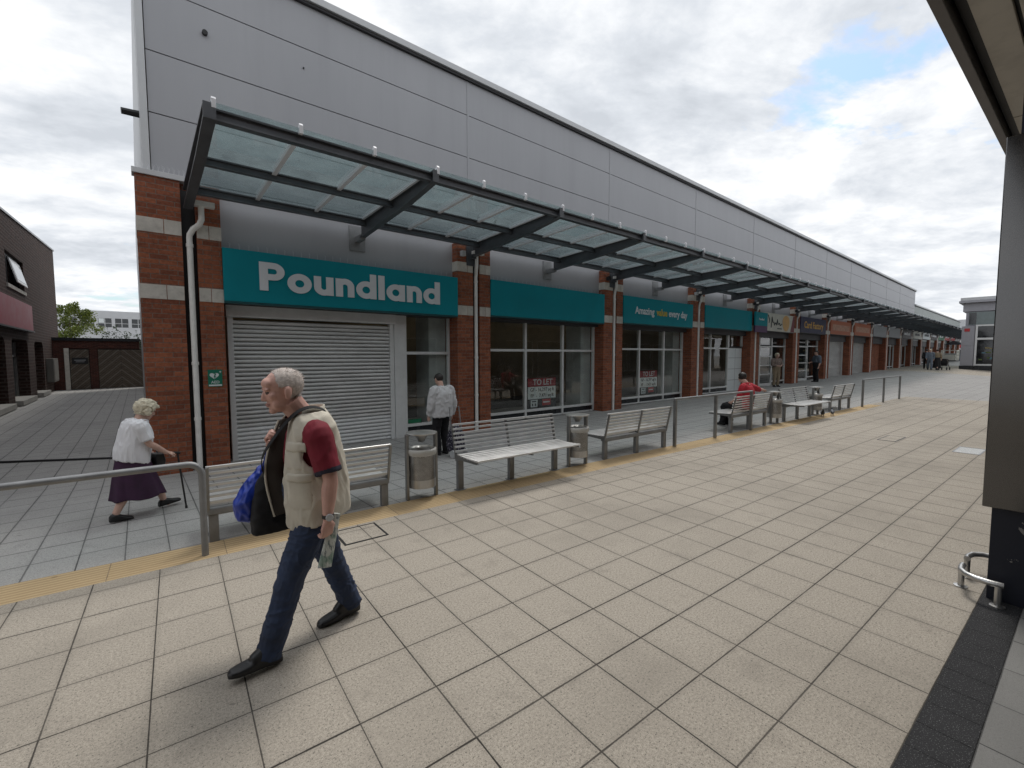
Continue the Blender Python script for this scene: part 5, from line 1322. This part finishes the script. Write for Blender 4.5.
b=MB(); torso(b,[(0,.10,.10,.15),(0,.2,.115,.165),(.0,.4,.10,.15),(.01,.52,.06,.09),(.015,.58,.02,.03)],p=3); me=fuse(b,.009,2); displace(me,fold(.006,9,4)); me.materials.append(dotted()); link('bag',me,t)
for s in (-1,1):
    b=MB(); b.M=Matrix.Translation((-.10,s*.15,.07))@Matrix.Rotation(R(90),4,'X'); b.lathe([(.035,-.012),(.068,-.016),(.07,0),(.068,.016),(.035,.012)],n=22); w=b.build('wheel',M['flash'],t,smooth=True)
    b=MB(); b.M=Matrix.Translation((-.10,s*.15,.07))@Matrix.Rotation(R(90),4,'X'); b.lathe([(.001,-.008),(.034,-.010),(.034,.010),(.001,.008)],n=18); b.build('hub',PM['sole'],w)
b=MB(); b.tube([(-.09,-.11,.08),(-.02,-.11,.5),(.04,-.11,.88),(.04,.11,.88),(-.02,.11,.5),(-.09,.11,.08)],.010,8); b.build('frame',M['galv'],t,smooth=True)
# --- man in red sitting on the bench, turned to the shops
SJ=dict(head=(.08,.0,1.20),hs=1,pitch=12,yaw=-35,neck=(-.02,0,1.06),torso=[(-.04,.46,.13,.19),(-.05,.58,.13,.185),(-.06,.72,.13,.19),(-.06,.88,.125,.20),(-.04,.98,.10,.185),(-.03,1.04,.06,.10)],
  Lsh=(-.04,.20,.98),Lel=(.02,.27,.72),Lwr=(.22,.20,.60),Rsh=(-.05,-.20,.98),Rel=(-.10,-.47,.90),Rwr=(-.10,-.72,.88),Rhd=(.1,-.9,-.2),Rpn=(0,.1,-1),
  Lhp=(.0,.09,.52),Lkn=(.42,.14,.50),Lan=(.46,.15,.10),Ltoe=(.60,.17,.01),Rhp=(0,-.09,.52),Rkn=(.42,-.10,.50),Ran=(.40,-.12,.10),Rtoe=(.54,-.14,.01))
SX,SY=xy(10.98,5.22)
def dark(q): return q.z>.055 or (q.z>-.05 and q.x<-.005) 
p=person((SX,SY,ground_z(SX,SY)),R(90)+DY,'dark haired man in bright red top sitting on a bench, arm along its back',SJ,dict(voxel=.010,slim=.8,hair=PM['darkhair'],hairfn=dark,hairth=.010,legs=PM['blackc'],top=PM['redc'],sleeve=1.15,sleeve_r=1.02,topname='red_top',shoe=PM['shoe']))
X,Y=xy(11.12,5.72); t=empty('rucksack',(X,Y,ground_z(X,Y)),DY,'black bag standing on the paving by the feet of the man in red','bag')
b=MB(); torso(b,[(0,.02,.14,.10),(0,.15,.16,.12),(0,.34,.13,.10),(0,.42,.07,.06)],p=3.2); me=fuse(b,.010,2); me.materials.append(PM['blackc']); link('pouch',me,t); b=MB(); b.tube([(-.06,0,.41),(-.03,0,.48),(.03,0,.48),(.06,0,.41)],.012,6); b.build('handle',PM['blackc'],t)
WX,WY=24.3,8.62
# --- passers by further down
def far(loc,rz,label,J,cf,s=1.,g=None):
    X,Y=loc; return person((X,Y,ground_z(X,Y)),rz,label,J,cf,s,g)
walkJ=var(Lkn=(.16,.10,.50),Lan=(.24,.10,.10),Ltoe=(.40,.11,.03),Rkn=(-.06,-.10,.48),Ran=(-.28,-.10,.12),Rtoe=(-.14,-.10,.0),Lel=(-.12,.24,1.09),Rel=(.06,-.24,1.09),Rwr=(.18,-.22,.90))
foldJ=var(Lel=(.06,.25,1.12),Lwr=(.24,.10,1.10),Rel=(.06,-.25,1.12),Rwr=(.24,-.10,1.08))
def shorth(q): return q.z>.05 or (q.z>-.05 and q.x<-.01)
far((WX,WY),R(235),'white haired woman in patterned jacket standing by the cream sign shop',foldJ,dict(voxel=.014,hair=PM['whitehair'],hairfn=curly,hairth=.02,top=PM['mix'],sleeve=1.8,sleeve_r=1.15,legs=PM['tan'],shoe=PM['shoe']),.97)
far((29.3,8.35),R(140),'person in grey blue top with backpack standing at the navy sign shop door',var(Rel=(.02,-.28,1.1),Rwr=(.2,-.24,1.06)),dict(voxel=.014,hair=PM['darkhair'],hairfn=shorth,top=PM['greyc'],sleeve=1.2,sleeve_r=1.15,legs=PM['blackc'],shoe=PM['shoe']),1.02)
far((52.3,6.75),R(10),'dark clothed person walking furthest left of the three distant walkers',walkJ,dict(voxel=.018,hair=PM['darkhair'],hairfn=shorth,top=PM['blackc'],sleeve=1.8,legs=PM['blackc'],shoe=PM['shoe']),1.0,'three distant walkers')
far((50.6,6.3),R(188),'person in blue grey striped jacket and grey trousers in the middle of the distant walkers',walkJ,dict(voxel=.018,hair=PM['whitehair'],hairfn=curly,top=PM['greyc'],sleeve=1.8,sleeve_r=1.2,legs=PM['greyc'],shoe=PM['shoe']),1.0,'three distant walkers')
far((50.9,5.9),R(350),'person in tan top and long black skirt, rightmost of the distant walkers',walkJ,dict(voxel=.018,hair=PM['darkhair'],hairfn=shorth,top=PM['tan'],sleeve=1.6,skirt=PM['blackc'],skirt_rows=[(0,1.05,.13,.17),(0,.9,.17,.20),(0,.6,.21,.23),(0,.18,.25,.26)],shoe=PM['shoe']),1.0,'three distant walkers')
t=empty('pushchair',(51.9,5.55,ground_z(51.9,5.55)),R(-10),'small dark pushchair beside the distant walkers','pushchair')
b=MB(); b.tube([(-.3,-.22,.95),(.3,-.22,.25)],.02,6); b.tube([(-.3,.22,.95),(.3,.22,.25)],.02,6); b.tube([(-.3,-.2,.15),(.1,-.2,.6)],.02,6); b.tube([(-.3,.2,.15),(.1,.2,.6)],.02,6); b.build('frame',M['inoxd'],t)
b=MB(); b.prism([(-.15,.35),(.25,.35),(.1,.9),(-.1,.95),(-.2,.6)],'y',-.2,.2); b.build('seat',PM['blackc'],t)
for x in (-.32,.3):
    for y in (-.25,.25): b=MB(); b.M=Matrix.Translation((x,y,.12))@Matrix.Rotation(R(90),4,'X'); b.lathe([(.04,-.02),(.12,-.02),(.12,.02),(.04,.02)],n=14); b.build('wheel',PM['sole'],t)
# --- pigeons
def pigeon(loc,rz,label,s=1.):
    t=empty('pigeon',loc,rz,label,'pigeon','pigeons by the far bin',s)
    b=MB(); b.ell((0,0,.11),(.10,.055,.055),14,10); b.tube([(.06,0,.13),(.10,0,.17),(.11,0,.20)],[.04,.028,.024],10); b.ell((.118,0,.212),(.026,.021,.022)); b.tube([(.138,0,.21),(.162,0,.203)],[.008,.003],6)
    b.tube([(-.06,0,.105),(-.13,0,.085),(-.19,0,.075)],[(.03,.045),(.014,.035),(.008,.04)],10)
    for y in (-1,1): b.tube([(.0,y*.025,.08),(.01,y*.025,.012)],[.012,.006],6); b.tube([(-.015,y*.025,.008),(.045,y*.025,.008)],.006,5)
    me=fuse(b,.006,2); colour(me,[flat('pigeon_grey',(.10,.11,.13),.6) if 'pigeon_grey' not in bpy.data.materials else bpy.data.materials['pigeon_grey'],flat('pigeon_dark',(.025,.03,.035),.5) if 'pigeon_dark' not in bpy.data.materials else bpy.data.materials['pigeon_dark'],flat('pigeon_white',(.5,.5,.5),.6) if 'pigeon_white' not in bpy.data.materials else bpy.data.materials['pigeon_white']],lambda c,n:1 if c.x>.085 or c.x<-.12 or c.z<.05 else (2 if abs(c.x+.02)<.03 and c.z<.12 else 0))
    link('body',me,t); return t
X,Y=xy(14.55,4.75); pigeon((X,Y,ground_z(X,Y)),R(200),'grey pigeon pecking on the ribbed strip under the far bin')
X,Y=xy(15.0,4.66); pigeon((X,Y,ground_z(X,Y)),R(20),'darker pigeon walking right of the far bin on the ribbed strip')
pigeon((5.55,7.7,cz(7.7)+.07),R(60),'pigeon standing on the canopy glass above the second pier'); pigeon((6.0,7.9,cz(7.9)+.07),R(-60),'second pigeon on the canopy glass, nearer the beam')
